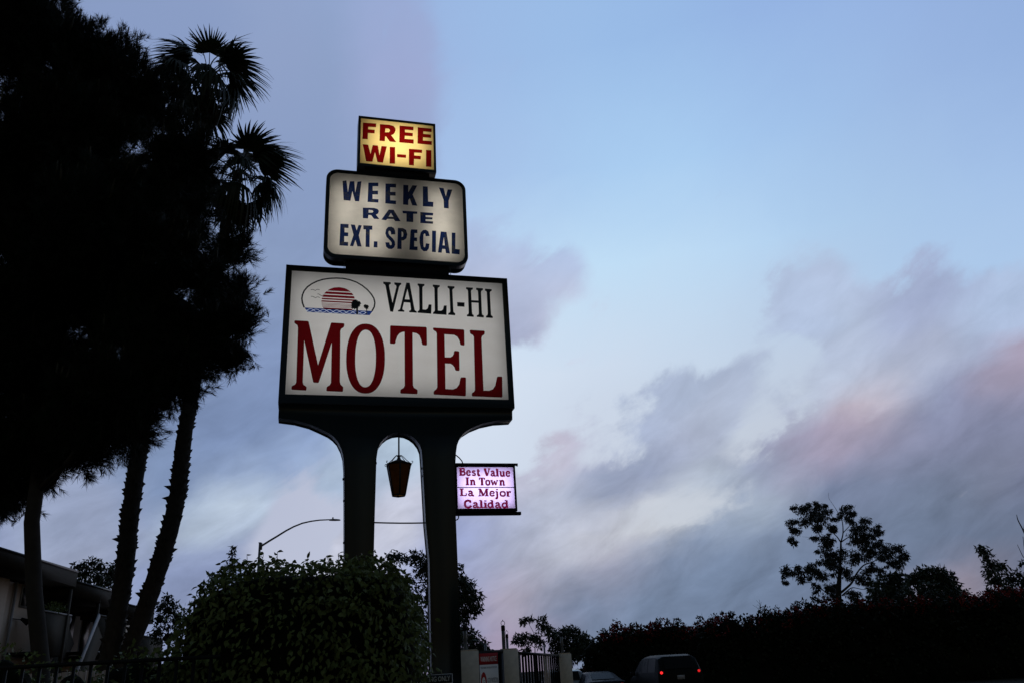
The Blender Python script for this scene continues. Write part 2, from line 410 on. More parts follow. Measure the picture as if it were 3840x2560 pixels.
GLYPHS = {'MOTEL':[[[(-3587,6979),(-3574,6991),(-3382,6990),(-3365,6975),(-3193,6242),(-3016,6969),(-3004,6982),(-2815,6979),(-2802,6968),(-2804,6924),(-2816,6904),(-2848,6882),(-2863,6842),(-2847,5971),(-2836,5930),(-2802,5899),(-2794,5882),(-2796,5822),(-2806,5809),(-3041,5815),(-3051,5826),(-3049,5871),(-3040,5890),(-3001,5917),(-2985,5957),(-2993,6635),(-3169,5960),(-3182,5947),(-3244,5949),(-3258,5961),(-3422,6655),(-3414,5953),(-3400,5909),(-3364,5886),(-3353,5869),(-3354,5825),(-3364,5815),(-3568,5822),(-3579,5835),(-3577,5874),(-3566,5890),(-3530,5908),(-3512,5946),(-3528,6864),(-3539,6906),(-3578,6934),(-3588,6951)]],[[(-2063,6968),(-2051,6979),(-1472,6982),(-1457,6966),(-1456,6669),(-1469,6652),(-1523,6656),(-1538,6669),(-1553,6751),(-1582,6824),(-1627,6858),(-1694,6871),(-1694,5950),(-1679,5912),(-1633,5886),(-1620,5869),(-1622,5818),(-1633,5804),(-1887,5807),(-1898,5818),(-1896,5863),(-1885,5879),(-1845,5905),(-1827,5945),(-1827,6877),(-1868,6869),(-1910,6844),(-1945,6793),(-1967,6725),(-1978,6669),(-1991,6655),(-2055,6656),(-2066,6669)]],[[(-1355,6961),(-1342,6976),(-835,6968),(-822,6955),(-825,6693),(-839,6678),(-884,6684),(-897,6695),(-912,6770),(-945,6830),(-997,6860),(-1161,6864),(-1163,6457),(-1069,6461),(-1032,6486),(-1014,6523),(-1008,6563),(-994,6580),(-933,6577),(-920,6563),(-923,6240),(-936,6226),(-981,6226),(-996,6239),(-1008,6288),(-1035,6325),(-1075,6347),(-1161,6348),(-1166,5906),(-1043,5902),(-979,5931),(-938,5992),(-914,6094),(-900,6117),(-833,6119),(-820,6105),(-832,5805),(-845,5791),(-1350,5803),(-1363,5816),(-1360,5854),(-1349,5873),(-1319,5894),(-1300,5933),(-1291,6874),(-1302,6902),(-1345,6929)]],[[(-730,6951),(-716,6966),(-481,6963),(-468,6949),(-474,6904),(-484,6889),(-517,6864),(-530,6829),(-534,5897),(-436,5898),(-374,5925),(-331,5991),(-297,6131),(-283,6151),(-216,6153),(-205,6140),(-219,5799),(-233,5785),(-722,5791),(-735,5804),(-732,5839),(-720,5855),(-693,5871),(-677,5907),(-662,6843),(-675,6869),(-722,6900)]],[[(-2145,6390),(-2147,6488),(-2154,6570),(-2166,6645),(-2182,6714),(-2202,6776),(-2227,6831),(-2255,6878),(-2286,6918),(-2322,6949),(-2360,6972),(-2402,6985),(-2452,6990),(-2503,6985),(-2545,6972),(-2583,6949),(-2619,6918),(-2650,6878),(-2678,6831),(-2703,6776),(-2723,6714),(-2739,6645),(-2751,6570),(-2758,6488),(-2760,6390),(-2758,6292),(-2751,6210),(-2739,6135),(-2723,6066),(-2703,6004),(-2678,5949),(-2650,5902),(-2619,5862),(-2583,5831),(-2545,5808),(-2503,5795),(-2453,5790),(-2402,5795),(-2360,5808),(-2322,5831),(-2286,5862),(-2255,5902),(-2227,5949),(-2202,6004),(-2182,6066),(-2166,6135),(-2154,6210),(-2147,6292)],[(-2290,6389),(-2291,6470),(-2295,6537),(-2301,6598),(-2310,6655),(-2321,6705),(-2333,6751),(-2349,6789),(-2365,6822),(-2384,6848),(-2405,6866),(-2427,6877),(-2454,6881),(-2481,6877),(-2503,6866),(-2524,6848),(-2543,6822),(-2559,6789),(-2575,6751),(-2587,6705),(-2598,6655),(-2607,6598),(-2613,6537),(-2617,6470),(-2618,6389),(-2617,6308),(-2613,6241),(-2607,6180),(-2598,6123),(-2587,6073),(-2575,6027),(-2559,5989),(-2543,5956),(-2524,5930),(-2503,5912),(-2481,5901),(-2454,5897),(-2427,5901),(-2405,5912),(-2384,5930),(-2365,5956),(-2349,5989),(-2333,6027),(-2321,6073),(-2310,6123),(-2301,6180),(-2295,6241),(-2291,6308)]]],'VALLI':[[[(-2182,7775),(-2058,7773),(-2054,7739),(-2077,7727),(-2084,7703),(-2024,7390),(-1960,7691),(-1968,7722),(-1994,7735),(-1994,7773),(-1881,7772),(-1877,7742),(-1900,7728),(-1915,7693),(-2016,7225),(-2064,7229),(-2141,7696),(-2156,7728),(-2178,7735)]],[[(-1793,7782),(-1736,7782),(-1657,7291),(-1646,7267),(-1623,7262),(-1621,7231),(-1747,7232),(-1747,7261),(-1725,7270),(-1717,7291),(-1731,7411),(-1833,7413),(-1859,7296),(-1852,7271),(-1830,7266),(-1830,7236),(-1934,7236),(-1934,7263),(-1908,7272),(-1897,7298)],[(-1775,7667),(-1738,7469),(-1821,7468)]],[[(-1601,7778),(-1484,7777),(-1486,7743),(-1511,7728),(-1519,7702),(-1521,7298),(-1467,7297),(-1437,7320),(-1417,7396),(-1369,7397),(-1377,7226),(-1606,7231),(-1604,7261),(-1585,7274),(-1575,7295),(-1577,7703),(-1584,7732),(-1603,7744)]],[[(-1341,7774),(-1221,7773),(-1224,7738),(-1249,7724),(-1258,7698),(-1262,7292),(-1208,7291),(-1177,7314),(-1156,7393),(-1110,7393),(-1118,7219),(-1347,7225),(-1345,7254),(-1327,7268),(-1315,7289),(-1316,7698),(-1323,7728),(-1342,7737)]],[[(-1085,7767),(-966,7766),(-969,7729),(-993,7717),(-1004,7693),(-997,7295),(-990,7270),(-967,7259),(-970,7219),(-1087,7223),(-1085,7254),(-1059,7268),(-1051,7292),(-1056,7694),(-1063,7719),(-1086,7730)]],[[(-928,7469),(-800,7469),(-804,7388),(-928,7389)]],[[(-764,7762),(-642,7761),(-647,7726),(-671,7716),(-678,7692),(-676,7521),(-556,7519),(-557,7691),(-564,7716),(-588,7726),(-586,7763),(-467,7760),(-469,7723),(-493,7712),(-502,7686),(-503,7289),(-496,7257),(-473,7246),(-475,7206),(-594,7210),(-591,7242),(-567,7253),(-558,7281),(-556,7477),(-676,7478),(-675,7288),(-668,7254),(-647,7243),(-651,7207),(-767,7211),(-766,7243),(-742,7254),(-734,7284),(-733,7693),(-742,7718),(-765,7727)]],[[(-430,7755),(-310,7754),(-314,7717),(-338,7707),(-345,7683),(-345,7285),(-341,7253),(-316,7240),(-318,7204),(-436,7206),(-434,7238),(-410,7252),(-401,7280),(-401,7684),(-408,7707),(-431,7716)]]],'WIFI':[[[(-2570,10993),(-2329,11004),(-2332,10919),(-2472,10911),(-2473,10856),(-2352,10859),(-2357,10779),(-2474,10771),(-2478,10633),(-2572,10631)]],[[(-2262,10998),(-2088,11006),(-2016,10990),(-1979,10945),(-1975,10895),(-1991,10843),(-2015,10802),(-2056,10777),(-2005,10704),(-1962,10635),(-2080,10633),(-2148,10736),(-2164,10739),(-2170,10629),(-2267,10627)],[(-2161,10916),(-2102,10916),(-2079,10894),(-2081,10864),(-2101,10836),(-2165,10831)]],[[(-1902,11010),(-1643,11021),(-1648,10939),(-1801,10932),(-1804,10874),(-1657,10878),(-1659,10802),(-1806,10796),(-1810,10728),(-1643,10734),(-1646,10641),(-1909,10636)]],[[(-1566,11018),(-1306,11024),(-1309,10942),(-1462,10938),(-1465,10885),(-1319,10885),(-1322,10809),(-1468,10806),(-1471,10733),(-1304,10741),(-1310,10653),(-1574,10650)]],[[(-2565,10517),(-2467,10519),(-2424,10322),(-2387,10521),(-2292,10521),(-2264,10312),(-2228,10519),(-2133,10520),(-2201,10162),(-2299,10161),(-2345,10368),(-2388,10158),(-2501,10157)]],[[(-2080,10519),(-1983,10524),(-1984,10160),(-2083,10156)]],[[(-1948,10376),(-1783,10381),(-1788,10312),(-1948,10308)]],[[(-1733,10519),(-1490,10526),(-1493,10454),(-1635,10447),(-1636,10383),(-1513,10386),(-1518,10311),(-1639,10305),(-1642,10163),(-1736,10162)]],[[(-1418,10530),(-1318,10535),(-1324,10167),(-1425,10166)]]],'WEEKLY':[[[(-2901,9699),(-2834,9718),(-2803,9478),(-2775,9706),(-2698,9716),(-2678,9479),(-2643,9710),(-2574,9730),(-2607,9310),(-2678,9307),(-2727,9509),(-2757,9307),(-2872,9309)]],[[(-2454,9712),(-2279,9730),(-2279,9655),(-2377,9645),(-2376,9552),(-2284,9562),(-2283,9485),(-2379,9475),(-2376,9383),(-2274,9386),(-2276,9317),(-2462,9313)]],[[(-2153,9725),(-1966,9740),(-1966,9662),(-2069,9654),(-2069,9560),(-1974,9568),(-1974,9491),(-2069,9483),(-2069,9388),(-1966,9387),(-1968,9313),(-2155,9313)]],[[(-1838,9730),(-1748,9735),(-1749,9586),(-1674,9740),(-1589,9742),(-1671,9547),(-1589,9319),(-1681,9320),(-1726,9459),(-1750,9415),(-1752,9317),(-1844,9320)]],[[(-1488,9736),(-1399,9740),(-1395,9427),(-1302,9426),(-1306,9323),(-1493,9319)]],[[(-1197,9742),(-1109,9735),(-1074,9572),(-1035,9718),(-951,9722),(-1023,9482),(-1027,9317),(-1114,9318),(-1116,9485)]],[[(-2542,9189),(-2354,9202),(-2290,9188),(-2263,9149),(-2278,9095),(-2314,9069),(-2255,8984),(-2346,8981),(-2397,9050),(-2443,9051),(-2450,8978),(-2538,8977)],[(-2441,9155),(-2379,9154),(-2359,9131),(-2375,9105),(-2442,9096)]],[[(-2095,9192),(-2009,9196),(-1886,8973),(-1983,8968),(-2009,9007),(-2120,9001),(-2139,8972),(-2221,8976)],[(-2056,9128),(-2013,9052),(-2095,9049)]],[[(-1856,9192),(-1592,9199),(-1595,9152),(-1664,9146),(-1666,8977),(-1784,8975),(-1785,9142),(-1846,9140)]],[[(-1539,9195),(-1310,9197),(-1313,9144),(-1446,9139),(-1446,9102),(-1324,9104),(-1325,9062),(-1447,9058),(-1447,9019),(-1313,9022),(-1318,8974),(-1541,8970)]],[[(-2915,8833),(-2777,8837),(-2777,8759),(-2843,8758),(-2841,8672),(-2779,8671),(-2779,8598),(-2843,8595),(-2842,8486),(-2777,8485),(-2777,8411),(-2920,8410)]],[[(-2741,8835),(-2671,8835),(-2639,8727),(-2608,8836),(-2555,8834),(-2601,8631),(-2550,8416),(-2620,8415),(-2656,8538),(-2691,8411),(-2745,8415),(-2690,8634)]],[[(-2528,8836),(-2373,8841),(-2374,8761),(-2417,8759),(-2416,8416),(-2484,8417),(-2485,8758),(-2525,8757)]],[[(-2345,8538),(-2284,8538),(-2283,8420),(-2348,8419)]],[[(-1935,8837),(-1847,8840),(-1794,8811),(-1771,8723),(-1787,8642),(-1834,8598),(-1871,8590),(-1871,8422),(-1945,8421)],[(-1871,8771),(-1845,8762),(-1838,8713),(-1847,8668),(-1871,8659)]],[[(-1700,8829),(-1594,8833),(-1595,8761),(-1646,8757),(-1648,8671),(-1601,8671),(-1602,8599),(-1651,8599),(-1654,8492),(-1593,8493),(-1596,8420),(-1738,8419),(-1714,8796)]],[[(-1335,8835),(-1265,8835),(-1277,8407),(-1346,8408)]],[[(-1181,8830),(-1079,8828),(-1028,8400),(-1099,8403),(-1109,8483),(-1163,8483),(-1175,8404),(-1240,8405)],[(-1128,8722),(-1116,8554),(-1155,8555)]],[[(-985,8825),(-918,8826),(-930,8501),(-850,8496),(-857,8395),(-998,8402)]],[[(-1979,8706),(-2051,8695),(-2057,8748),(-2074,8769),(-2094,8758),(-2099,8722),(-2082,8679),(-2022,8618),(-1989,8567),(-1981,8501),(-2000,8443),(-2041,8409),(-2092,8409),(-2135,8445),(-2150,8532),(-2083,8537),(-2074,8494),(-2054,8482),(-2039,8501),(-2043,8540),(-2070,8576),(-2128,8637),(-2151,8709),(-2140,8786),(-2106,8838),(-2051,8852),(-2005,8829),(-1983,8777)]],[[(-1380,8723),(-1449,8710),(-1457,8759),(-1472,8767),(-1489,8736),(-1494,8612),(-1490,8506),(-1474,8485),(-1458,8508),(-1449,8571),(-1385,8565),(-1398,8475),(-1434,8417),(-1489,8408),(-1537,8457),(-1559,8573),(-1558,8685),(-1535,8784),(-1493,8833),(-1444,8842),(-1401,8809)]]]}
EMBLEM = {'palm':[[(-2619,7416),(-2648,7410),(-2684,7379),(-2702,7337),(-2694,7321),(-2702,7295),(-2693,7279),(-2700,7258),(-2674,7239),(-2660,7253),(-2645,7229),(-2634,7246),(-2619,7251),(-2617,7147),(-2587,7148),(-2590,7248),(-2576,7294),(-2565,7283),(-2558,7295),(-2565,7312),(-2550,7304),(-2558,7337),(-2538,7336),(-2551,7366),(-2570,7390),(-2596,7384),(-2596,7402),(-2615,7400)],[(-2466,7336),(-2492,7324),(-2502,7295),(-2493,7291),(-2487,7262),(-2476,7275),(-2468,7253),(-2455,7252),(-2452,7145),(-2439,7146),(-2440,7257),(-2420,7254),(-2428,7282),(-2416,7283),(-2416,7304),(-2429,7326),(-2455,7326)]],'water':[[(-3442,7224),(-2350,7221),(-2401,7144),(-3393,7147)]],'arc':[[(-3447,7224),(-3478,7307),(-3490,7380),(-3483,7450),(-3459,7525),(-3410,7598),(-3343,7659),(-3260,7712),(-3168,7752),(-3060,7777),(-2952,7790),(-2843,7792),(-2733,7774),(-2623,7736),(-2527,7680),(-2445,7611),(-2379,7533),(-2334,7456),(-2316,7376),(-2325,7301),(-2362,7220)]],'bird':[[(-3355,7542),(-3334,7555),(-3309,7551),(-3283,7534),(-3262,7557),(-3240,7561),(-3215,7551)],[(-3248,7475),(-3227,7478),(-3197,7459),(-3175,7446),(-3161,7457)],[(-3349,7425),(-3329,7430),(-3304,7422),(-3276,7405),(-3257,7420),(-3235,7424),(-3206,7413)]],'sun':[[(-2907,7625),(-2984,7613),(-3016,7600),(-3041,7587),(-3061,7575),(-3077,7562),(-3092,7550),(-2714,7550),(-2727,7563),(-2743,7575),(-2762,7588),(-2786,7600),(-2818,7613),(-2894,7625)],[(-3109,7533),(-3115,7526),(-3121,7519),(-3126,7512),(-3131,7505),(-3136,7498),(-3140,7491),(-2669,7491),(-2673,7498),(-2677,7505),(-2682,7512),(-2687,7519),(-2692,7526),(-2698,7533)],[(-3150,7473),(-3154,7466),(-3157,7459),(-3160,7453),(-3162,7446),(-3165,7439),(-3167,7432),(-2647,7431),(-2648,7438),(-2650,7445),(-2652,7452),(-2655,7459),(-2657,7466),(-2660,7473)],[(-3172,7414),(-3173,7410),(-3174,7405),(-3175,7401),(-3176,7396),(-3176,7392),(-3177,7388),(-2640,7387),(-2640,7391),(-2640,7396),(-2641,7400),(-2641,7404),(-2642,7409),(-2643,7413)],[(-3179,7369),(-3179,7365),(-3179,7361),(-3179,7357),(-3179,7353),(-3179,7348),(-3179,7344),(-2641,7343),(-2641,7347),(-2640,7351),(-2640,7355),(-2640,7359),(-2640,7364),(-2640,7368)],[(-3178,7326),(-3178,7325),(-3177,7324),(-3177,7322),(-3177,7321),(-3177,7320),(-3177,7318),(-2646,7317),(-2645,7318),(-2645,7319),(-2645,7321),(-2645,7322),(-2644,7323),(-2644,7325)],[(-3174,7305),(-3174,7304),(-3174,7302),(-3174,7301),(-3173,7299),(-3173,7298),(-3173,7296),(-2652,7294),(-2651,7296),(-2651,7297),(-2650,7299),(-2650,7300),(-2649,7302),(-2649,7303)],[(-3169,7284),(-3169,7283),(-3169,7281),(-3168,7280),(-3168,7279),(-3167,7277),(-3167,7276),(-2659,7274),(-2659,7275),(-2658,7276),(-2658,7278),(-2657,7279),(-2656,7281),(-2656,7282)],[(-3162,7264),(-3162,7262),(-3161,7261),(-3161,7259),(-3160,7258),(-3160,7257),(-3159,7255),(-2669,7253),(-2668,7255),(-2667,7256),(-2667,7257),(-2666,7259),(-2665,7260),(-2665,7261)],[(-3153,7242),(-3150,7237),(-3148,7232),(-3145,7227),(-3142,7222),(-3138,7217),(-3135,7211),(-2697,7209),(-2693,7214),(-2689,7219),(-2686,7225),(-2682,7230),(-2679,7235),(-2676,7240)]],'wave':[[(-3412,7180),(-3396,7168),(-3379,7158),(-3363,7154),(-3347,7156),(-3332,7163),(-3316,7174),(-3301,7186),(-3285,7197),(-3269,7204),(-3253,7205),(-3237,7201),(-3220,7191),(-3204,7179),(-3187,7167),(-3171,7158),(-3155,7154),(-3139,7156),(-3123,7163),(-3107,7175),(-3092,7187),(-3076,7198),(-3060,7204),(-3044,7205),(-3027,7200),(-3011,7190),(-2994,7178),(-2978,7166),(-2961,7157),(-2945,7154),(-2929,7156),(-2913,7164),(-2897,7175),(-2881,7188),(-2865,7198),(-2849,7205),(-2832,7205),(-2816,7200),(-2799,7190),(-2783,7177),(-2766,7165),(-2750,7157),(-2733,7154),(-2717,7156),(-2701,7164),(-2685,7176),(-2669,7189),(-2652,7199),(-2636,7205),(-2620,7205),(-2603,7199),(-2586,7189),(-2570,7176),(-2553,7165),(-2537,7156),(-2520,7153),(-2504,7157),(-2487,7165),(-2471,7177),(-2455,7189),(-2438,7200)],[(-3412,7166),(-3396,7178),(-3381,7191),(-3365,7201),(-3349,7207),(-3333,7206),(-3317,7199),(-3301,7187),(-3284,7174),(-3268,7162),(-3251,7154),(-3235,7152),(-3219,7157),(-3204,7166),(-3188,7179),(-3172,7192),(-3157,7202),(-3141,7207),(-3124,7206),(-3108,7198),(-3091,7187),(-3075,7173),(-3058,7162),(-3042,7154),(-3026,7152),(-3010,7157),(-2994,7167),(-2978,7180),(-2962,7193),(-2946,7203),(-2930,7207),(-2914,7205),(-2897,7198),(-2881,7186),(-2864,7172),(-2848,7161),(-2831,7154),(-2815,7152),(-2799,7157),(-2783,7168),(-2767,7181),(-2751,7193),(-2734,7203),(-2718,7207),(-2702,7205),(-2685,7197),(-2668,7185),(-2652,7172),(-2635,7160),(-2619,7153),(-2602,7152),(-2586,7158),(-2570,7168),(-2553,7181),(-2537,7194),(-2521,7204),(-2504,7207),(-2488,7205),(-2471,7196),(-2455,7184),(-2438,7171)]]}
BEST = [('B',-982,-882,4478,4599),('e',-869,-796,4476,4597),('s',-784,-713,4475,4596),('t',-703,-644,4473,4594),('V',-587,-481,4470,4592),('a',-481,-397,4468,4590),('l',-394,-344,4467,4588),('u',-335,-244,4465,4587),('e',-233,-160,4464,4586),('I',-885,-828,4328,4447),('n',-815,-724,4327,4446),('T',-669,-575,4325,4445),('o',-566,-494,4324,4444),('w',-487,-361,4322,4443),('n',-345,-251,4321,4441),('L',-986,-872,4158,4273),('a',-857,-757,4156,4272),('M',-693,-522,4153,4270),('e',-511,-425,4151,4268),('j',-425,-364,4150,4266),('o',-346,-249,4148,4265),('r',-239,-156,4147,4264),('C',-923,-803,3974,4093),('a',-787,-685,3973,4092),('l',-683,-614,3972,4091),('i',-612,-551,3971,4090),('d',-549,-447,3970,4090),('a',-434,-333,3969,4089),('d',-322,-215,3967,4088)]

# ------------------------------------------------------------------ ground and road
def sheet(name, pts, z, m):
    b = MB(); b.add([(x, y, z) for x, y in pts], [tuple(range(len(pts)))])
    o = b.build(name, m); o['kind'] = 'structure'; return o
sheet('ground', [(-3000, -3000), (3000, -3000), (3000, 3000), (-3000, 3000)], 0, M['earth'])
sheet('road', [(-1.5, -60), (9.5, -60), (9.5, 20), (2.0, 130), (-11.5, 130), (-1.5, 40)], .004, M['asphalt'])

# ------------------------------------------------------------------ the pylon sign (local axes: u right, d back, v up)
D0, YAW = 12.594, radians(15.16)
EU = Vector((cos(YAW), sin(YAW), 0)); EN = Vector((-sin(YAW), cos(YAW), 0))
def sgw(u, d, v): return Vector((0, D0, 0)) + EU*u + EN*d + Vector((0, 0, v))
def mm(loops): return [[(u/1000, v/1000) for u, v in lp] for lp in loops]
def rect(u0, v0, u1, v1): return [(u0, v0), (u1, v0), (u1, v1), (u0, v1)]
def rrect(u0, v0, u1, v1, r, n=8):
    o = []
    for cx, cy, a0 in ((u1-r, v0+r, -pi/2), (u1-r, v1-r, 0), (u0+r, v1-r, pi/2), (u0+r, v0+r, pi)):
        for k in range(n+1):
            a = a0 + pi/2*k/n; o.append((cx + r*cos(a), cy + r*sin(a)))
    return o
class Sign:
    def __init__(self, name, label, cat, o, group=None):
        self.o = Vector(o); self.e = thing(name, label, cat, sgw(*o), YAW, group)
    def part(self, name, mb, m, parent=None, smooth=False):
        if parent is None: return shift(mb, self.o).build(name, m, self.e, smooth)
        return shift(mb, self.o).build(name, m, parent, smooth)
    def lamp(self, u, d, v, w, h, watts, col):
        l = bpy.data.lights.new('tube_lamp', 'AREA'); l.shape = 'RECTANGLE'; l.size = w; l.size_y = h; l.energy = watts; l.color = col
        o = bpy.data.objects.new('tube_lamp', l); COL.objects.link(o); o.parent = self.e
        o.location = Vector((u, d, v)) - self.o; o.rotation_euler = (-pi/2, 0, 0)

def box_sign(s, outer, inner, d0, d1, face_loop, face_d, face_mat, frame_mat='green'):
    b = MB(); b.poly([outer, inner], d0, d1 - .02); b.poly([outer], d1 - .02, d1)
    fr = s.part('frame', b, M[frame_mat])
    b = MB(); b.poly([face_loop], face_d)
    return fr, s.part('face_panel', b, face_mat)

# pylon: two legs under a flared head, one arch between them
S = Sign('motel_sign', 'tall dark green two-legged pylon sign with red MOTEL lettering and sunset emblem', 'motel sign', (-1.9, .15, 0))
out = [(-2.69, 0), (-2.70, 2.0), (-2.712, 3.34), (-2.735, 4.2), (-2.748, 4.6), (-2.765, 4.78), (-2.80, 4.90), (-2.86, 5.02), (-2.93, 5.095), (-3.002, 5.147),
       (-3.122, 5.205), (-3.291, 5.282), (-3.511, 5.34), (-3.75, 5.37), (-3.752, 5.598), (-.060, 5.598), (-.068, 5.412), (-.338, 5.391), (-.566, 5.338),
       (-.745, 5.263), (-.874, 5.180), (-.956, 5.083), (-1.0, 4.97), (-1.02, 4.85), (-1.045, 4.55), (-1.052, 3.87), (-1.043, 3.16), (-1.036, 2.1), (-1.03, 0),
       (-1.455, 0), (-1.465, 2.14), (-1.469, 3.2), (-1.515, 3.76), (-1.556, 4.733)]
for k in range(1, 12):
    a = pi*k/12; out.append((-1.905 + .35*cos(a), 4.80 + .37*sin(a)))
out += [(-2.263, 4.743), (-2.282, 3.77), (-2.287, 3.356), (-2.30, 2.0), (-2.31, 0)]
b = MB(); b.poly([out], 0.012, .30); S.part('pylon', b, M['green'])
for u, v in ((-2.752, 4.45), (-2.735, 4.12), (-2.262, 4.7), (-1.55, 4.62), (-1.54, 4.5), (-2.72, 3.5)):
    b = MB(); b.box((u-.012, .1, v-.015), (u+.012, .13, v+.015)); S.part('bolt', b, M['green'])
b = MB(); b.tube([(-2.30, .15, 3.798), (-2.1, .15, 3.790), (-1.89, .15, 3.784), (-1.7, .15, 3.782), (-1.47, .15, 3.783)], .011, 6); S.part('tie_cable', b, M['black'])
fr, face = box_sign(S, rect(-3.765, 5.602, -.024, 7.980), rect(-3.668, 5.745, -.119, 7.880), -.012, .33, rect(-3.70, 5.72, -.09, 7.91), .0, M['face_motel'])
b = MB()
for g in GLYPHS['MOTEL']: b.poly(mm(g), -.003)
S.part('motel_lettering', b, M['red_vinyl'])
b = MB()
for g in GLYPHS['VALLI']: b.poly(mm(g), -.003)
S.part('name_lettering', b, M['letter_black'])
em = MB()
for l in EMBLEM['arc']: em.ribbon(mm([l])[0], .024, -.003)
arc = S.part('emblem', em, M['letter_black'])
def sub(name, b, m): return S.part(name, b, m, arc)
b = MB()
for l in EMBLEM['sun']: b.poly(mm([l]), -.003)
sub('sun', b, M['maroon_vinyl'])
b = MB(); b.poly(mm(EMBLEM['water']), -.0035); sub('water', b, M['blue_vinyl'])
b = MB()
for i, l in enumerate(EMBLEM['wave']): b.ribbon(mm([l])[0], .0085, -.0045 - .0004*i)
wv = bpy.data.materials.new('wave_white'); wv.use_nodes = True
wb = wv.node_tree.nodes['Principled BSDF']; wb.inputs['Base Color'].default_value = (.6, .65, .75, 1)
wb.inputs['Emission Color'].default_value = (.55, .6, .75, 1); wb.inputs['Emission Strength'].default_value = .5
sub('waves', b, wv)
b = MB()
for l in EMBLEM['palm']: b.poly(mm([l]), -.006)
sub('palm_silhouettes', b, M['letter_black'])
b = MB()
for l in EMBLEM['bird']: b.ribbon(mm([l])[0], .0085, -.0065)
sub('birds', b, M['letter_black'])
for k in range(8):
    S.lamp(-3.46 + k*.446, .30, 6.80, .36, 1.98, WATT_MOTEL, (1, .985, .965))

# reader board on top of the cabinet
S = Sign('reader_board', 'rounded sign box with blue WEEKLY RATE EXT. SPECIAL letters on top of the motel cabinet', 'sign', (-1.94, .15, 7.99))
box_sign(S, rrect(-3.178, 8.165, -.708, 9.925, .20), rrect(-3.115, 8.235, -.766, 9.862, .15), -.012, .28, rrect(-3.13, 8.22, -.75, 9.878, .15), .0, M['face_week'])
b = MB(); b.poly([rect(-2.80, 7.985, -1.05, 8.163)], .03, .25); S.part('mount', b, M['black'])
for u in (-2.83, -1.02):
    b = MB()
    for k in range(6): b.tube([(u + .006*cos(a)*(k % 2), .05 + .006*cos(a)*(1-k % 2), 8.15 - k*.027 + .018*sin(a)) for a in [2*pi*j/8 for j in range(9)]], .003, 4, False)
    S.part('chain', b, M['galv'])
b = MB()
for g in GLYPHS['WEEKLY']: b.poly(mm(g), -.003)
S.part('lettering', b, M['navy_vinyl'])
for k, (u, w) in enumerate(((-2.85, 1.1), (-2.35, 1.0), (-1.75, .62), (-1.2, .8), (-.98, .75))):
    S.lamp(u, .26, 8.97, .34, 1.35, WATT_WEEK*w, (1, .95, .86))

# wifi box
S = Sign('wifi_sign', 'small yellow lit box reading FREE WI-FI in red, highest on the pylon', 'sign', (-1.94, .15, 9.93))
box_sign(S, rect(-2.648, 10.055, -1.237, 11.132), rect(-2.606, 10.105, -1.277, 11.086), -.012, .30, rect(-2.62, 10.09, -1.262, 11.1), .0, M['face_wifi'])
b = MB(); b.poly([rect(-2.52, 9.93, -1.36, 10.053)], .04, .27); S.part('mount', b, M['black'])
b = MB()
for g in GLYPHS['WIFI']: b.poly(mm(g), -.003)
S.part('lettering', b, M['red_vinyl_wifi'])
for u, w in ((-2.28, .85), (-1.94, 1.15), (-1.6, .9)):
    S.lamp(u, .27, 10.6, .26, .80, WATT_WIFI*w, (1, .93, .74))

# value sign hung out from the right leg
S = Sign('value_sign', 'small violet lit box reading Best Value In Town, bracketed to the right pylon leg', 'sign', (-.55, .1, 3.87))
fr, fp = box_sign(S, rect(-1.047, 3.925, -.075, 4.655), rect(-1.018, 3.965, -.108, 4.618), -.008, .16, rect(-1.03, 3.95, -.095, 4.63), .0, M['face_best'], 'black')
b = MB(); b.box((-1.018, -.006, 4.289), (-.108, -.001, 4.301)); S.part('divider', b, M['black'])
b = MB(); b.poly([rect(-1.06, 4.662, -.016, 4.690)], .03, .09); b.box((-.03, .045, 4.650), (-.012, .075, 4.658)); S.part('top_bar', b, M['black'])
b = MB(); b.poly([rect(-1.045, 3.872, -.008, 3.918)], .03, .10); S.part('bottom_bar', b, M['black'])
b = MB(); b.tube([(-1.05, .1, 4.862), (-.996, .1, 4.826), (-.951, .1, 4.788), (-.914, .1, 4.741), (-.891, .1, 4.675)], .009, 6); S.part('cable', b, M['black'])
b = MB(); b.tube([(-.99, .1, 3.89), (-.993, .1, 3.85), (-1.008, .1, 3.82), (-1.05, .1, 3.805)], .009, 6); S.part('cable', b, M['black'])
ST, TH = .21, .10
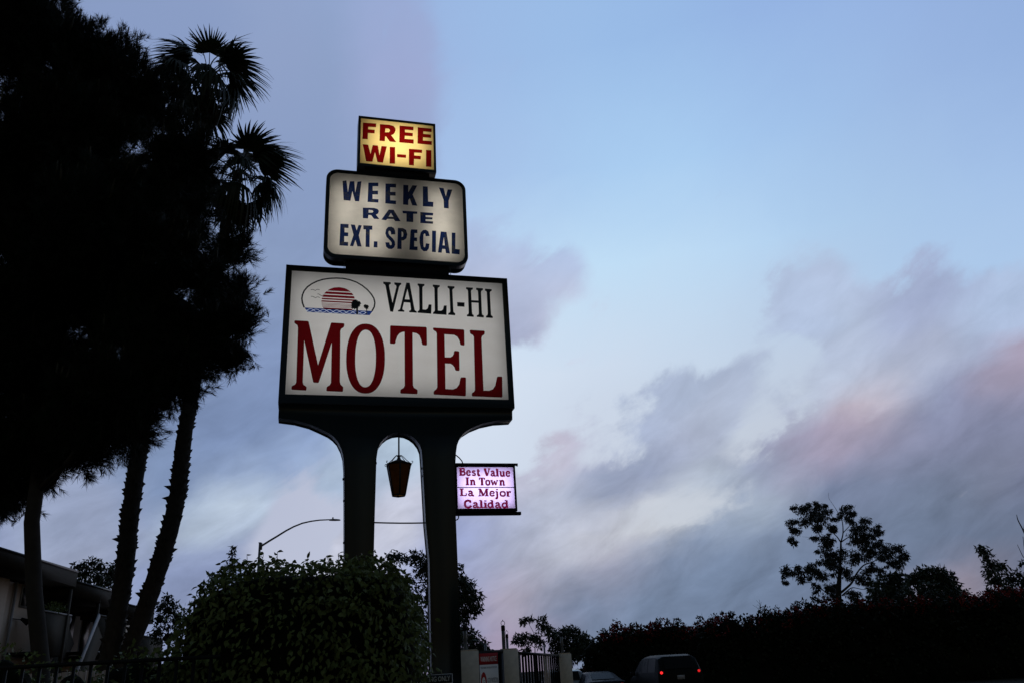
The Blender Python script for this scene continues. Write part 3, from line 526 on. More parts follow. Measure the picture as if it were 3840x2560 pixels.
LET = {
 'B': [([(.25,0),(.25,1)],ST),([(0,.04),(.6,.04)],TH),([(0,.96),(.6,.96)],TH),('c',[(.45,.95),(.72,.92),(.82,.76),(.72,.58),(.45,.53)],.15),('c',[(.45,.53),(.8,.47),(.91,.27),(.8,.1),(.45,.05)],.16)],
 'e': [([(.15,.37),(.9,.37)],.085),('c',[(.88,.38),(.80,.58),(.5,.66),(.2,.56),(.12,.34),(.22,.12),(.55,.05),(.92,.16)],.15)],
 's': [('c',[(.84,.55),(.6,.65),(.28,.6),(.22,.47),(.5,.37),(.8,.25),(.76,.09),(.45,.05),(.12,.13)],.14)],
 't': [('c',[(.4,.9),(.4,.5),(.41,.18),(.56,.06),(.92,.12)],.18),([(.05,.65),(.9,.65)],TH)],
 'V': [([(.16,.96),(.48,.03)],ST),([(.84,.96),(.52,.03)],.11),([(0,.96),(.42,.96)],TH),([(.62,.96),(1,.96)],TH)],
 'a': [('c',[(.16,.52),(.3,.64),(.55,.64),(.67,.5),(.67,.15),(.8,.05),(1,.09)],.16),('c',[(.67,.40),(.32,.34),(.14,.19),(.25,.06),(.5,.06),(.67,.2)],.13)],
 'l': [([(.5,.02),(.5,1)],ST),([(0,.04),(1,.04)],TH),([(.05,.96),(.5,.96)],TH)],
 'u': [('c',[(.24,.66),(.24,.2),(.38,.06),(.6,.07),(.76,.22)],.17),([(.76,.68),(.76,.02)],.19),([(0,.65),(.3,.65)],TH),([(.55,.65),(.8,.65)],TH),([(.7,.04),(1,.04)],TH)],
 'I': [([(.5,0),(.5,1)],ST),([(0,.04),(1,.04)],TH),([(0,.96),(1,.96)],TH)],
 'n': [([(.25,.68),(.25,.02)],.19),('c',[(.28,.48),(.45,.63),(.66,.6),(.74,.45),(.74,.02)],.17),([(0,.65),(.3,.65)],TH),([(0,.04),(.46,.04)],TH),([(.56,.04),(1,.04)],TH)],
 'T': [([(.5,0),(.5,1)],ST),([(.02,.95),(.98,.95)],TH),([(.06,.98),(.06,.7)],TH),([(.94,.98),(.94,.7)],TH),([(.25,.04),(.75,.04)],TH)],
 'o': [('c',[(.5,.65),(.2,.58),(.11,.35),(.2,.12),(.5,.05),(.8,.12),(.89,.35),(.8,.58),(.5,.65)],.16)],
 'w': [([(.13,.66),(.32,.02)],.16),([(.32,.02),(.5,.6)],.09),([(.5,.62),(.68,.02)],.16),([(.68,.02),(.88,.66)],.09),([(0,.65),(.3,.65)],TH),([(.75,.65),(1,.65)],TH)],
 'L': [([(.3,0),(.3,1)],ST),([(.02,.96),(.6,.96)],TH),([(.02,.05),(.95,.05)],TH),([(.93,.02),(.93,.38)],TH)],
 'M': [([(.17,0),(.17,1)],.11),([(.2,.98),(.5,.03)],ST),([(.5,.03),(.78,.98)],.11),([(.81,0),(.81,1)],ST),([(.02,.04),(.34,.04)],TH),([(.62,.04),(.99,.04)],TH),([(.02,.96),(.3,.96)],TH),([(.72,.96),(.99,.96)],TH)],
 'j': [('c',[(.62,.68),(.62,.2),(.6,-.14),(.42,-.29),(.12,-.22)],.18),([(.2,.65),(.62,.65)],TH),([(.62,.83),(.62,1.0)],.2)],
 'r': [([(.28,.68),(.28,.02)],ST),('c',[(.3,.42),(.5,.6),(.72,.63),(.88,.54)],.15),([(0,.65),(.3,.65)],TH),([(0,.04),(.6,.04)],TH)],
 'C': [('c',[(.9,.68),(.74,.9),(.5,.95),(.24,.82),(.14,.5),(.24,.16),(.52,.04),(.8,.1),(.94,.3)],.19),([(.92,.98),(.92,.68)],TH)],
 'i': [([(.5,.68),(.5,.02)],ST),([(.05,.65),(.5,.65)],TH),([(0,.04),(1,.04)],TH),([(.5,.82),(.5,1.0)],.2)],
 'd': [('c',[(.7,.55),(.42,.64),(.17,.52),(.1,.34),(.17,.14),(.42,.05),(.7,.16)],.16),([(.75,1),(.75,.02)],.19),([(.45,.96),(.75,.96)],TH),([(.7,.04),(1,.04)],TH)],
}
def smooth_pts(P, n=5):
    P = [Vector((a, b, 0)) for a, b in P]; Q = [P[0]*2 - P[1]] + P + [P[-1]*2 - P[-2]]; o = []
    for i in range(1, len(Q)-2):
        p0, p1, p2, p3 = Q[i-1:i+3]
        for k in range(n):
            t = k/n
            q = .5*((2*p1) + (p2-p0)*t + (2*p0-5*p1+4*p2-p3)*t*t + (3*p1-p0-3*p2+p3)*t**3); o.append((q.x, q.y))
    return o + [(P[-1].x, P[-1].y)]
b = MB()
for ch, u0, u1, vb, vt in BEST:
    u0, u1, vb, vt = u0/1000, u1/1000, vb/1000, vt/1000; h = vt - vb
    for i, s in enumerate(LET[ch]):
        P, th = (smooth_pts(s[1]), s[2]) if s[0] == 'c' else s
        b.ribbon([(u0 + x*(u1-u0), vb + .005 + y*h*.985) for x, y in P], th*h*1.5, -.002 - .0004*i)
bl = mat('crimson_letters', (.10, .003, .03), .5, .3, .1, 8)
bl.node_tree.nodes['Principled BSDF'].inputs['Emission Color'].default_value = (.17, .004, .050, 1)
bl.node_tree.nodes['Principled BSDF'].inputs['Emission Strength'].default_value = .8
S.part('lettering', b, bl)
for u in (-.92, -.74, -.56, -.38, -.20):
    S.lamp(u, .138, 4.29, .15, .56, WATT_BEST*.52, (.86, .78, 1))

# hanging lantern in the arch
S = Sign('hanging_lantern', 'black six-sided tapered lantern with scroll arms hanging in the pylon arch', 'lantern', (-1.905, .15, 4.2))
u0, dd = -1.905, .15
def hexa(r, v, n=6, a0=pi/6): return [(u0 + r*cos(a0 + 2*pi*k/n), dd + r*sin(a0 + 2*pi*k/n), v) for k in range(n)]
b = MB(); b.tube([(u0, dd, 5.17), (u0, dd, 4.80)], .013, 8); S.part('rod', b, M['iron'])
b = MB(); T, Bt = hexa(.198, 4.68), hexa(.103, 4.205)
for k in range(6): b.tube([T[k], Bt[k]], .012, 5)
for ring, r in ((T, .012), (Bt, .011)):
    for k in range(6): b.tube([ring[k], ring[(k+1) % 6]], r, 5)
S.part('frame', b, M['lamp_metal'])
for k in range(6):
    b = MB(); q = [T[k], T[(k+1) % 6], Bt[(k+1) % 6], Bt[k]]; b.add(q, [(0, 1, 2, 3)]); S.part('pane', b, M['amber'])
b = MB(); E1, E2 = hexa(.205, 4.688, 12), hexa(.07, 4.752, 12); top = (u0, dd, 4.785)
b.add(E1 + E2 + [top], [(k, (k+1) % 12, 12+(k+1) % 12, 12+k) for k in range(12)] + [(12+k, 12+(k+1) % 12, 24) for k in range(12)] + [tuple(range(12))[::-1]])
S.part('cap', b, M['lamp_metal'])
b = MB(); b.tube([(u0, dd, 4.84), (u0, dd, 4.815), (u0, dd, 4.80), (u0, dd, 4.78), (u0, dd, 4.765)], [.022, .03, .018, .035, .02], 10); S.part('finial', b, M['lamp_metal'])
for k in range(6):
    a = pi/6 + pi/3*k; P = [(.015, 4.832), (.045, 4.832), (.08, 4.80), (.13, 4.745), (.185, 4.697), (.212, 4.682), (.232, 4.692), (.236, 4.712), (.222, 4.722), (.214, 4.712)]
    b = MB(); b.tube([(u0 + r*cos(a), dd + r*sin(a), v) for r, v in P], .0055, 5); S.part('scroll_arm', b, M['iron'])

# ------------------------------------------------------------------ small flat lettering made from the built-in typeface
def text_poly(txt, w, h, depth=.001):
    """mesh of txt, fitted to w x h metres, centred, in the local x-z plane facing -y"""
    c = bpy.data.curves.new('lettering', 'FONT'); c.body = txt; c.size = 1; c.offset = .012; c.resolution_u = 3
    o = bpy.data.objects.new('lettering', c); COL.objects.link(o)
    bpy.context.view_layer.update()
    me = bpy.data.meshes.new_from_object(o.evaluated_get(bpy.context.evaluated_depsgraph_get()))
    V = np.empty(len(me.vertices)*3); me.vertices.foreach_get('co', V); V = V.reshape(-1, 3)
    F = [tuple(p.vertices) for p in me.polygons]
    bpy.data.objects.remove(o); bpy.data.curves.remove(c); bpy.data.meshes.remove(me)
    lo, hi = V.min(0), V.max(0); sc = (hi - lo); sc[sc == 0] = 1
    X = ((V[:, 0]-lo[0])/sc[0] - .5)*w; Z = ((V[:, 1]-lo[1])/sc[1] - .5)*h
    return np.stack([X, np.full(len(X), -depth), Z], 1), F
def label_on(parent, txt, w, h, x, z, m, depth, name='lettering'):
    V, F = text_poly(txt, w, h, depth); b = MB(); b.add(V + np.array([x, 0, z]), F); return b.build(name, m, parent)

# ------------------------------------------------------------------ foliage helpers
def unit(n):
    v = rng.normal(size=(n, 3)); return v / np.linalg.norm(v, axis=1, keepdims=True)
def make_ico(sub=3):
    import bmesh
    bm = bmesh.new(); bmesh.ops.create_icosphere(bm, subdivisions=sub, radius=1)
    V = np.array([tuple(v.co) for v in bm.verts]); F = np.array([[v.index for v in f.verts] for f in bm.faces]); bm.free(); return V, F
ICO_V, ICO_F = make_ico(3)
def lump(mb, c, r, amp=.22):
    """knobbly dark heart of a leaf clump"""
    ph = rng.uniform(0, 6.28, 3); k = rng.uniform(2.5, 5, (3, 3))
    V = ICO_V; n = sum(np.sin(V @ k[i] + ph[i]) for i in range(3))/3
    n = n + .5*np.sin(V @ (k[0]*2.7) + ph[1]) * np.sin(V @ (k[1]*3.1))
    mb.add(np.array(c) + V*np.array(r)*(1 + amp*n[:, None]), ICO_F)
LEAF = [(0,0,0),(.35,.5,.03),(.35,-.5,.03),(1,0,-.06)]; LEAF_F = [(0,2,1),(1,2,3)]
FIC = [(0,0,0),(.22,.42,.06),(.22,-.42,.06),(.55,.44,.05),(.55,-.44,.05),(.82,.2,-.04),(.82,-.2,-.04),(1.08,0,-.16),(.3,0,-.03),(.65,0,-.02)]
FIC_F = [(0,8,1),(0,2,8),(1,8,9,3),(8,2,4,9),(3,9,5),(9,4,6),(9,7,5),(9,6,7)]
NEED = [(0,.5,0),(0,-.5,0),(1,0,0)]; NEED_F = [(0,1,2)]
def clump(mb, core, c, r, n, size, wid=.45, droop=.3, fill=.55, flat=1.0, heart=.62):
    c = np.array(c, float); r = np.array(r, float) if hasattr(r, '__len__') else np.array([r, r, r*flat])
    if core is not None: lump(core, c, r*heart)
    u = unit(n); rad = fill + (1.08-fill)*rng.random(n)**.6
    P = c + u*rad[:, None]*r
    D = u*.6 + rng.normal(size=(n, 3))*.55; D[:, 2] -= droop
    mb.leaves(P, D, size*rng.uniform(.6, 1.25, n), LEAF, LEAF_F, W=size*wid*rng.uniform(.7, 1.3, n))
def ppm(Y, px=1920, py=2300):
    p = at(px, py, Y) - Vector((0, 0, EYE)); return FPX / (p.dot(-CAMROT.col[2]))

# ------------------------------------------------------------------ big pine on the left
PY = 15.0
t = thing('pine_tree', 'huge dark pine with bristling needles filling the left of the picture', 'pine tree', (-8.4, PY, 0))
base = Vector((-8.4, PY, 0))
blobs = [(60,100,300),(320,260,215),(520,400,175),(660,590,165),(250,560,330),(640,790,170),(450,850,300),(690,1000,165),(850,1110,105),(790,1290,125),(610,1230,260),
         (250,1050,350),(100,800,350),(640,1400,140),(420,1470,230),(200,1450,300),(120,1690,210),(300,1640,145),(10,1830,115),(60,1300,300),(-330,600,350),(-330,1100,350),
         (-280,1600,300),(80,-330,300),(-250,-200,330),(860,940,90),(900,1200,70),(880,1340,60),(470,1600,110)]
PB = []
for i, (x, y, r) in enumerate(blobs):
    dY = rng.uniform(-1.3, 1.3) if r < 320 else rng.uniform(-.3, .8)
    p = at(x, y, PY + dY); s = (PY + dY)/15
    zc = (p - Vector((0, 0, EYE))).dot(-CAMROT.col[2]); PB.append((np.array(p), (r*.92)*zc/FPX))
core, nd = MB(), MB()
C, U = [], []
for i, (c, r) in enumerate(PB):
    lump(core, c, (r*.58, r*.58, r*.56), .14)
    n = int(760*r*r) + 80
    u = unit(n); P = c + u*(r*rng.uniform(.58, 1.0, n)*(1 + .16*np.sin(u[:, 0]*5+i)*np.sin(u[:, 2]*6+2*i) + .08*np.sin(u[:, 1]*13+i)))[:, None]
    keep = np.ones(n, bool)
    for j, (c2, r2) in enumerate(PB):
        if j != i: keep &= np.linalg.norm(P - c2, axis=1) > r2*.70
    C.append(P[keep]); U.append(u[keep])
C, U = np.concatenate(C), np.concatenate(U)
B = U*.75 + rng.normal(size=U.shape)*.35; B[:, 2] += .85*np.clip(U[:, 2]+.6, 0, 1); B /= np.linalg.norm(B, axis=1, keepdims=True)
sel = rng.random(len(C)) < .115          # bough ends; each carries a brush of shoots
BC, BB = C[sel], B[sel]; KT = 16; nB = len(BC)
sz = rng.uniform(.6, 1.35, (nB, 1, 1))
off = rng.normal(size=(nB, KT, 3))*.068*sz - BB[:, None]*rng.uniform(-.1, .5, (nB, KT, 1))*sz
TC = (BC[:, None] + off).reshape(-1, 3)
TB = (BB[:, None] + rng.normal(size=(nB, KT, 3))*.42); TB[:, :, 2] += .15; TB = (TB/np.linalg.norm(TB, axis=2, keepdims=True)).reshape(-1, 3)
K = 26; nT = len(TC)
pos = rng.random((nT, K, 1))**.8*.22
axis = np.repeat(TB[:, None], K, 1); side = rng.normal(size=(nT, K, 3)); side -= axis*(side*axis).sum(2, keepdims=True); side /= np.linalg.norm(side, axis=2, keepdims=True)
ND = axis*.9 + side*.55; ND[:, :, 2] -= .03
NP = TC[:, None] + axis*pos
nd.leaves(NP.reshape(-1, 3), ND.reshape(-1, 3), rng.uniform(.11, .21, nT*K), NEED, NEED_F, W=rng.uniform(.008, .013, nT*K))
C, U = BC, U[sel]
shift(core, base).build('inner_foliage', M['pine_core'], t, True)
crown = shift(nd, base).build('needles', M['pine_leaf'], t)
cd = MB()     # upright spring candles on the sunward tips
idx = np.where((U[:, 2] > -.1))[0]; idx = rng.choice(idx, min(900, len(idx)), replace=False)
for i in idx:
    p = C[i]; h = rng.uniform(.22, .48); l = rng.normal(size=2)*.035
    cd.tube([p, p + np.array([l[0]*.5, l[1]*.5, h*.5]), p + np.array([l[0], l[1], h])], [.024, .020, .010], 5)
    k = 16; q = p + np.outer(rng.random(k)*h*.9, [l[0]/h, l[1]/h, 1]); dv = unit(k)*.6; dv[:, 2] = rng.uniform(.6, 1.1, k)
    nq = MB; cd.leaves(q, dv, rng.uniform(.06, .12, k), NEED, NEED_F, W=.010)
shift(cd, base).build('candles', M['pine_tip'], t)
tr = MB()
P0 = [Vector((-8.42, PY, -.1)), Vector((-8.46, PY, 1.3)), Vector((-8.62, PY, 2.2)), Vector((-8.95, PY, 3.4)), Vector((-9.22, PY, 4.7)), Vector((-9.4, PY+.2, 6.5)), Vector((-9.6, PY+.3, 9.5)), Vector((-9.9, PY+.2, 14))]
tr.tube(P0, [.16, .145, .14, .138, .135, .13, .10, .05], 14)
trunk = shift(tr, base).build('trunk', M['pine_bark'], t, True)
for i in (4, 7, 9, 10, 14, 15, 17):
    c, r = PB[i]; s = Vector((-9.45, PY+.2, min(max(c[2]-1.8, 5.2), 10))); m_ = s.lerp(Vector(c), .5) + Vector((0, 0, -.3))
    b = MB(); b.tube([s, m_, Vector(c)], [.07, .05, .02], 7); shift(b, base).build('limb', M['pine_bark'], t, True)

# ------------------------------------------------------------------ fan palms
def frond_mesh(seed, droop, dead=False):
    r = np.random.default_rng(seed); b = MB()
    lp = r.uniform(.70, .95); P = [Vector((x*lp, 0, .10*sin(x*2.6)*lp - .10*x*x)) for x in np.linspace(0, 1, 7)]
    b.tube(P, [.026, .024, .021, .018, .016, .014, .013], 5)
    hub = np.array(P[-1]); n = 32
    for k in range(n):
        a = radians(-105 + 210*k/(n-1)); L = (.70 + .28*cos(a*.8))*r.uniform(.82, 1.12); a += r.normal()*.03
        dx, dy = cos(a), sin(a); fold = .30*abs(sin(a))**1.3; dr = droop*r.uniform(.6, 1.5)
        px, py = -dy, dx
        prof = [(.0, .006), (.2, .024), (.38, .036), (.55, .030), (.72, .022), (.88, .012), (1.0, .002)]
        V, F = [], []
        for s, w in prof:
            q = max(0, s-.30); c = hub + np.array([dx*L*(s - .30*dr*q*q), dy*L*(s - .30*dr*q*q), -fold*s*L - dr*q**1.7*L])
            tw = .25*w*(1 if k % 2 else -1)
            V += [c + np.array([px*w, py*w, tw]), c + np.array([-px*w, -py*w, -tw])]
        F = [(2*i, 2*i+1, 2*i+3, 2*i+2) for i in range(len(prof)-1)]
        b.add(np.array(V), F)
    return b
def stalk_mesh(seed):
    r = np.random.default_rng(seed); b = MB(); L = r.uniform(1.5, 1.9)
    P = [Vector((x*L, 0, L*(.55*x - .95*x**2.4))) for x in np.linspace(0, 1, 12)]
    b.tube(P, list(np.linspace(.016, .006, 12)), 5)
    for k in range(4):
        i = 4 + k*2; s = P[i]; e = r.uniform(.4, .7)
        b.tube([s, s + Vector((.2*e, r.normal()*.06, -.10*e)), s + Vector((.42*e, r.normal()*.1, -.45*e)), s + Vector((.5*e, r.normal()*.12, -.95*e))], [.009, .008, .006, .003], 4)
    return b
FROND = [frond_mesh(20+i, d).build('frond', M['palm_leaf']) for i, d in enumerate((.6, .9, 1.15, 1.4, 1.7, 2.0))]
DEAD = frond_mesh(40, 1.5).build('dead_frond', M['palm_dead'])
STALK = [stalk_mesh(60+i).build('flower_stalk', M['palm_dead']) for i in range(2)]
used = set()
def take(src, parent):
    if src.name not in used: used.add(src.name); o = src
    else:
        o = src.copy(); COL.objects.link(o)
    o.parent = parent; return o
def palm(label, path, radii, seed, scale, nf):
    r = random.Random(seed); base = Vector((path[0].x, path[0].y, 0))
    t = thing('palm_tree', label, 'palm tree', base, 0, 'tall fan palms behind the pine')
    pts = smooth3([p - base for p in path]); m = len(pts)
    rr = np.interp(np.linspace(0, 1, m), np.linspace(0, 1, len(radii)), radii)
    b = MB(); b.tube(pts, [x*(1 + .05*r.uniform(-1, 1)) for x in rr], 14)
    # old leaf bases that still cling to the trunk
    for k in range(900):
        f = r.random()**.9; i = min(int(f*(m-1)), m-2); p = pts[i].lerp(pts[i+1], r.random()); a = r.uniform(0, 2*pi); R_ = rr[i]
        d = Vector((cos(a), sin(a), 0)); tn = Vector((-sin(a), cos(a), 0)); L = r.uniform(.03, .10) if r.random() < .97 else r.uniform(.15, .24); w = r.uniform(.03, .07)
        p = p + d*(R_*.93); up = Vector((0, 0, r.uniform(.02, .12)))
        b.add([p - tn*w - Vector((0, 0, .05)), p + tn*w - Vector((0, 0, .05)), p + d*L + up, p + tn*w*.4 + Vector((0, 0, .09)), p - tn*w*.4 + Vector((0, 0, .09))], [(0, 1, 2), (1, 3, 2), (3, 4, 2), (4, 0, 2)])
    b.build('trunk', M['palm_bark'], t)
    top = pts[-1]
    for k in range(nf):
        f = k/(nf-1); el = radians(82 - 118*f**.75 + r.uniform(-16, 16)); az = k*2.39996 + r.uniform(-.7, .7)
        o = take(r.choice(FROND[:3] if f < .3 else FROND[1:5] if f < .65 else FROND[3:]), t)
        s = scale*r.uniform(.78, 1.18)
        o.location = top + Vector((0, 0, -.35*f)); o.rotation_euler = (r.uniform(-.3, .3), -el, az); o.scale = (s, s, s)
    for k in range(4):
        o = take(DEAD, t); s = scale*r.uniform(.7, .9); o.location = top + Vector((0, 0, -.5)); o.rotation_euler = (r.uniform(-.4, .4), radians(r.uniform(58, 80)), k*1.7 + r.random()); o.scale = (s, s, s)
    for k, az in enumerate((-.35, .5, 2.6, -1.4)):
        o = take(STALK[k % 2], t); o.location = top + Vector((0, 0, -.15)); o.rotation_euler = (0, radians((-6, -48, -40, -20)[k]), az + r.uniform(-.2, .2)); o.scale = (scale,)*3
    return t
def smooth3(P, n=8):
    Q = [P[0]*2 - P[1]] + P + [P[-1]*2 - P[-2]]; o = []
    for i in range(1, len(Q)-2):
        p0, p1, p2, p3 = Q[i-1:i+3]
        for k in range(n):
            t = k/n; o.append(.5*((2*p1) + (p2-p0)*t + (2*p0-5*p1+4*p2-p3)*t*t + (3*p1-p0-3*p2+p3)*t**3))
    return o + [P[-1]]
palm('taller fan palm, its crown standing above the pine, its trunk nearer the pine trunk', [Vector((-10.9, 22, -.1)), at(395,2560,22), at(462,2170,22), at(492,1900,22), at(532,1620,22), at(600,1200,22), at(700,720,22), at(783,280,22)],
     [.25, .225, .23, .225, .22, .21, .19, .15], 3, 1.14, 23)
palm('shorter fan palm with its trunk leaning right, its crown just left of the wifi box', [Vector((-10.6, 22, -.1)), at(445,2560,22), at(560,2235,22), at(655,1910,22), at(697,1600,22), at(775,1200,22), at(845,860,22), at(893,655,22)],
     [.20, .19, .235, .22, .20, .18, .15, .13], 5, 1.06, 23)

# ------------------------------------------------------------------ clipped ficus in front of the pylon
bc = Vector((-2.79, 10.6, 0)); hw, hd, ht = 1.40, .96, 2.97
t = thing('ficus_bush', 'broad clipped ficus bush with drooping leaves in front of the pylon legs', 'bush', bc)
def ficus_surface(n, spread=.06):
    m = n; n = n*10
    th = rng.uniform(0, 2*pi, n); ph = np.arcsin(rng.uniform(-.1, 1, n))
    cx, sx = np.cos(th), np.sin(th); e = .45
    f = lambda v, q: np.sign(v)*np.abs(v)**q
    k = f(np.cos(ph), .36)
    X = hw*k*f(cx, e); Yv = hd*k*f(sx, e); Z = ht*.52 + ht*.48*f(np.sin(ph), .62)
    low = rng.random(n) < .5; Z = np.where(low & (k > .55), rng.uniform(.15, ht*.62, n), Z)
    Nn = np.stack([X/hw**2, Yv/hd**2, np.maximum(Z-ht*.6, 0)/(ht*.48)**2*1.2], 1); Nn /= np.linalg.norm(Nn, axis=1, keepdims=True) + 1e-9
    lum = .05*np.sin(X*5.1+1)*np.sin(Z*4.3) + .05*np.sin(Yv*6+X*3.7+Z*2.1)
    P = np.stack([X, Yv, Z], 1)
    _, ii, cc = np.unique(np.floor(P/.13).astype(int), axis=0, return_inverse=True, return_counts=True)
    pr = 1/cc[ii.ravel()]; pick = rng.choice(n, m, replace=False, p=pr/pr.sum())      # even out the scatter
    return P[pick] + Nn[pick]*(lum[pick] + rng.normal(size=m)*spread)[:, None], Nn[pick]
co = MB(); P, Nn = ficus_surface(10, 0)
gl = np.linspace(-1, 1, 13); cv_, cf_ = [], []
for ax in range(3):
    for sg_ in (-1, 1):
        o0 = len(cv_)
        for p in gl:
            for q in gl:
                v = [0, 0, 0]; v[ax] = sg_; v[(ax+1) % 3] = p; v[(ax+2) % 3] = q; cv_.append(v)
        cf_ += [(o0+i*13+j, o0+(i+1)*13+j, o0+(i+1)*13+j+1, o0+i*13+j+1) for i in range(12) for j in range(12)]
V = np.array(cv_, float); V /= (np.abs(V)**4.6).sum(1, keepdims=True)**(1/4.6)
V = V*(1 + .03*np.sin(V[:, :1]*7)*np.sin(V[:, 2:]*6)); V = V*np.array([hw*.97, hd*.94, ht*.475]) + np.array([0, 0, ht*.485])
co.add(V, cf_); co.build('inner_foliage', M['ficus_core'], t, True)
b = MB()
P, Nn = ficus_surface(24000, .06)
D = Nn*.5 + rng.normal(size=P.shape)*.42; D[:, 2] -= .75
b.leaves(P, D, rng.uniform(.038, .105, len(P)), FIC, FIC_F, W=rng.uniform(.034, .062, len(P)), nrm=Nn + rng.normal(size=P.shape)*.45)
b.build('leaves', M['ficus'], t)
b = MB(); tw = MB()   # young sprigs that stick out past the clipping line
P, Nn = ficus_surface(1400, .0)
for p, n in zip(P, Nn):
    if n[2] < .25 and rng.random() > .12: continue
    h = rng.uniform(.05, .17) if n[2] > .3 else rng.uniform(.04, .16); d = Vector((n[0]*.5 + rng.normal()*.35, n[1]*.5 + rng.normal()*.35, 1 if n[2] > .2 else .4)).normalized()
    p = Vector(p); q = p + d*h; tw.tube([p, p + d*h*.5 + Vector((rng.normal()*.01, 0, .01)), q], [.005, .004, .003], 4)
    k = rng.integers(2, 6)
    C = np.array([tuple(p.lerp(q, x)) for x in np.linspace(.45, 1, k)]); Dv = rng.normal(size=(k, 3)); Dv[:, 2] = rng.uniform(-1.0, .5, k)
    b.leaves(C, Dv, rng.uniform(.06, .10, k), FIC, FIC_F, W=rng.uniform(.035, .055, k))
tw.build('twigs', M['bark'], t); b.build('sprigs', M['ficus'], t)  # bare twigs first, then the leaves they carry

# ------------------------------------------------------------------ trees farther off
def far_tree(name, label, cat, Y, blobs, f, limbs, leaf, dens, size, trunk_px=None, group=None, droop=.6, fill=.2, depth=.9, core=True, heart=.40, wid=.36):
    """blobs and limbs are in photo pixels; each blob gets its own depth so the crown is round"""
    pts0 = [f(*p[:2]) for p in limbs[0][:1]]
    b0 = at(*pts0[0], Y); base = Vector((b0.x, Y, 0))
    t = thing(name, label, cat, base, 0, group)
    lv, cr = MB(), MB(); k = 1/ppm(Y)
    sc = abs(f(1, 0)[0] - f(0, 0)[0])
    allx = [f(*bb[:2])[0] for bb in blobs]; xm = (min(allx)+max(allx))/2; span = (max(allx)-min(allx))/2 + 1
    cen = {}
    for i, (x, y, rx, ry) in enumerate(blobs):
        px, py = f(x, y); off = rng.uniform(-1, 1)*depth*span*k*math.sqrt(max(.05, 1-((px-xm)/span)**2))
        c = at(px, py, Y + off); sY = (Y+off)/Y
        rx, ry = rx*sc*k*sY, ry*sc*k*sY; r3 = (rx, (rx+ry)/2, ry)
        n = int(1.7*dens*(rx*ry)**.75) + 14
        clump(lv, cr if core else None, np.array(c) - np.array(base), r3, n, size, wid, droop, fill, 1, heart)
    tr = MB()
    for L in limbs:
        P = [at(*f(*p[:2]), Y) - base for p in L]; P = smooth3(P, 4); W = np.interp(np.linspace(0, 1, len(P)), np.linspace(0, 1, len(L)), [p[2]*sc*k/2 for p in L])
        tr.tube(P, list(W), 7)
    p0 = at(*f(*limbs[0][0][:2]), Y) - base; w0 = limbs[0][0][2]*sc*k/2
    tr.tube([Vector((0, 0, -.1)), p0*.5, p0 + Vector((0, 0, .05))], [w0*1.25, w0*1.1, w0], 9)
    tr.build('trunk', M['bark'], t, True); lv.build('crown', M[leaf], t)
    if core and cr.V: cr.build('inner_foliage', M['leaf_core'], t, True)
    return t
zE = lambda x, y: (2900 + x*.35067, 1800 + y*.35067)
EB = [(300,310,90,60),(420,360,110,80),(500,420,110,90),(330,440,90,60),(210,290,30,25),(380,250,30,25),(455,240,18,30),(540,270,40,30),(170,450,40,30),(210,520,35,35),(195,620,30,40),(220,660,40,35),(250,540,50,40),(570,340,50,50),(470,500,60,40),(620,500,40,40),
 (770,290,60,45),(740,350,50,45),(830,360,50,40),(660,410,45,30),(800,420,40,30),(1000,430,50,45),(920,500,90,60),(880,570,90,50),(1080,530,60,45),(1150,555,40,25),(960,590,80,50),(1060,590,40,30),
 (900,650,120,45),(1000,700,100,50),(1120,670,60,40),(1200,720,80,60),(1330,720,70,45),(1080,770,110,60),(1230,810,100,60),(1360,850,70,60),(1340,920,50,35),(1400,780,40,30),(1280,880,60,30),
 (560,690,70,90),(620,790,110,80),(580,860,70,60),(700,830,80,60),(890,800,110,70),(860,870,60,40),(640,900,80,50),(720,950,70,50),(630,520,40,40),(625,640,40,30),(450,620,40,30),(480,870,30,20),(465,760,25,20),(540,620,40,40),
 (120,960,45,60),(200,980,60,50),(290,980,70,60),(410,950,70,60),(480,990,80,60),(130,1085,30,25),(300,1060,50,40),(530,1030,60,40),(470,1140,50,40),(600,1140,60,50),(640,1180,50,60),
 (930,1060,60,50),(1000,980,50,50),(1060,930,60,50),(1150,960,50,40),(850,1210,90,40),(870,1280,40,40),(1020,1090,50,40),(790,1010,50,60)]
EL = [[(700,1330,70),(695,1200,62),(705,1060,46),(715,880,30),(722,740,24),(722,660,18)],[(722,660,16),(680,600,12),(640,560,10),(600,500,6),(560,440,4)],[(722,660,16),(745,560,13),(735,430,9),(690,340,6),(640,260,4),(595,190,3),(590,130,2)],
 [(722,660,14),(780,620,11),(860,570,8),(930,500,5)],[(745,560,10),(810,490,7),(855,430,5),(860,320,3),(880,260,2)],[(720,1200,26),(780,1150,24),(840,1090,22),(880,1010,18),(960,910,14),(1060,870,11),(1200,800,7),(1330,740,4)],
 [(735,1230,18),(790,1180,13),(850,1145,10),(960,1165,6),(985,1140,4)],[(680,1270,22),(620,1220,16),(540,1180,12),(430,1100,9),(300,1085,5)],[(690,1060,14),(640,960,10),(590,880,7)],[(560,720,10),(510,610,9),(485,560,7),(440,520,4)],[(485,575,5),(400,605,3),(310,600,2)],[(840,1090,9),(770,1040,7),(720,960,5)]]
far_tree('gum_tree', 'tall open gum tree with bare limbs standing above the hedge on the right', 'tree', 60, [(x, y, rx*1.0, ry*.95) for x, y, rx, ry in EB] + [(x + rx*rng.uniform(-1.25, 1.25), y + ry*rng.uniform(-1.2, 1.2), rx*.42, ry*.42) for x, y, rx, ry in EB for _ in range(2)], zE, EL, 'euc', 560, .22, droop=.9, fill=.0, core=True, heart=.30, wid=.30)
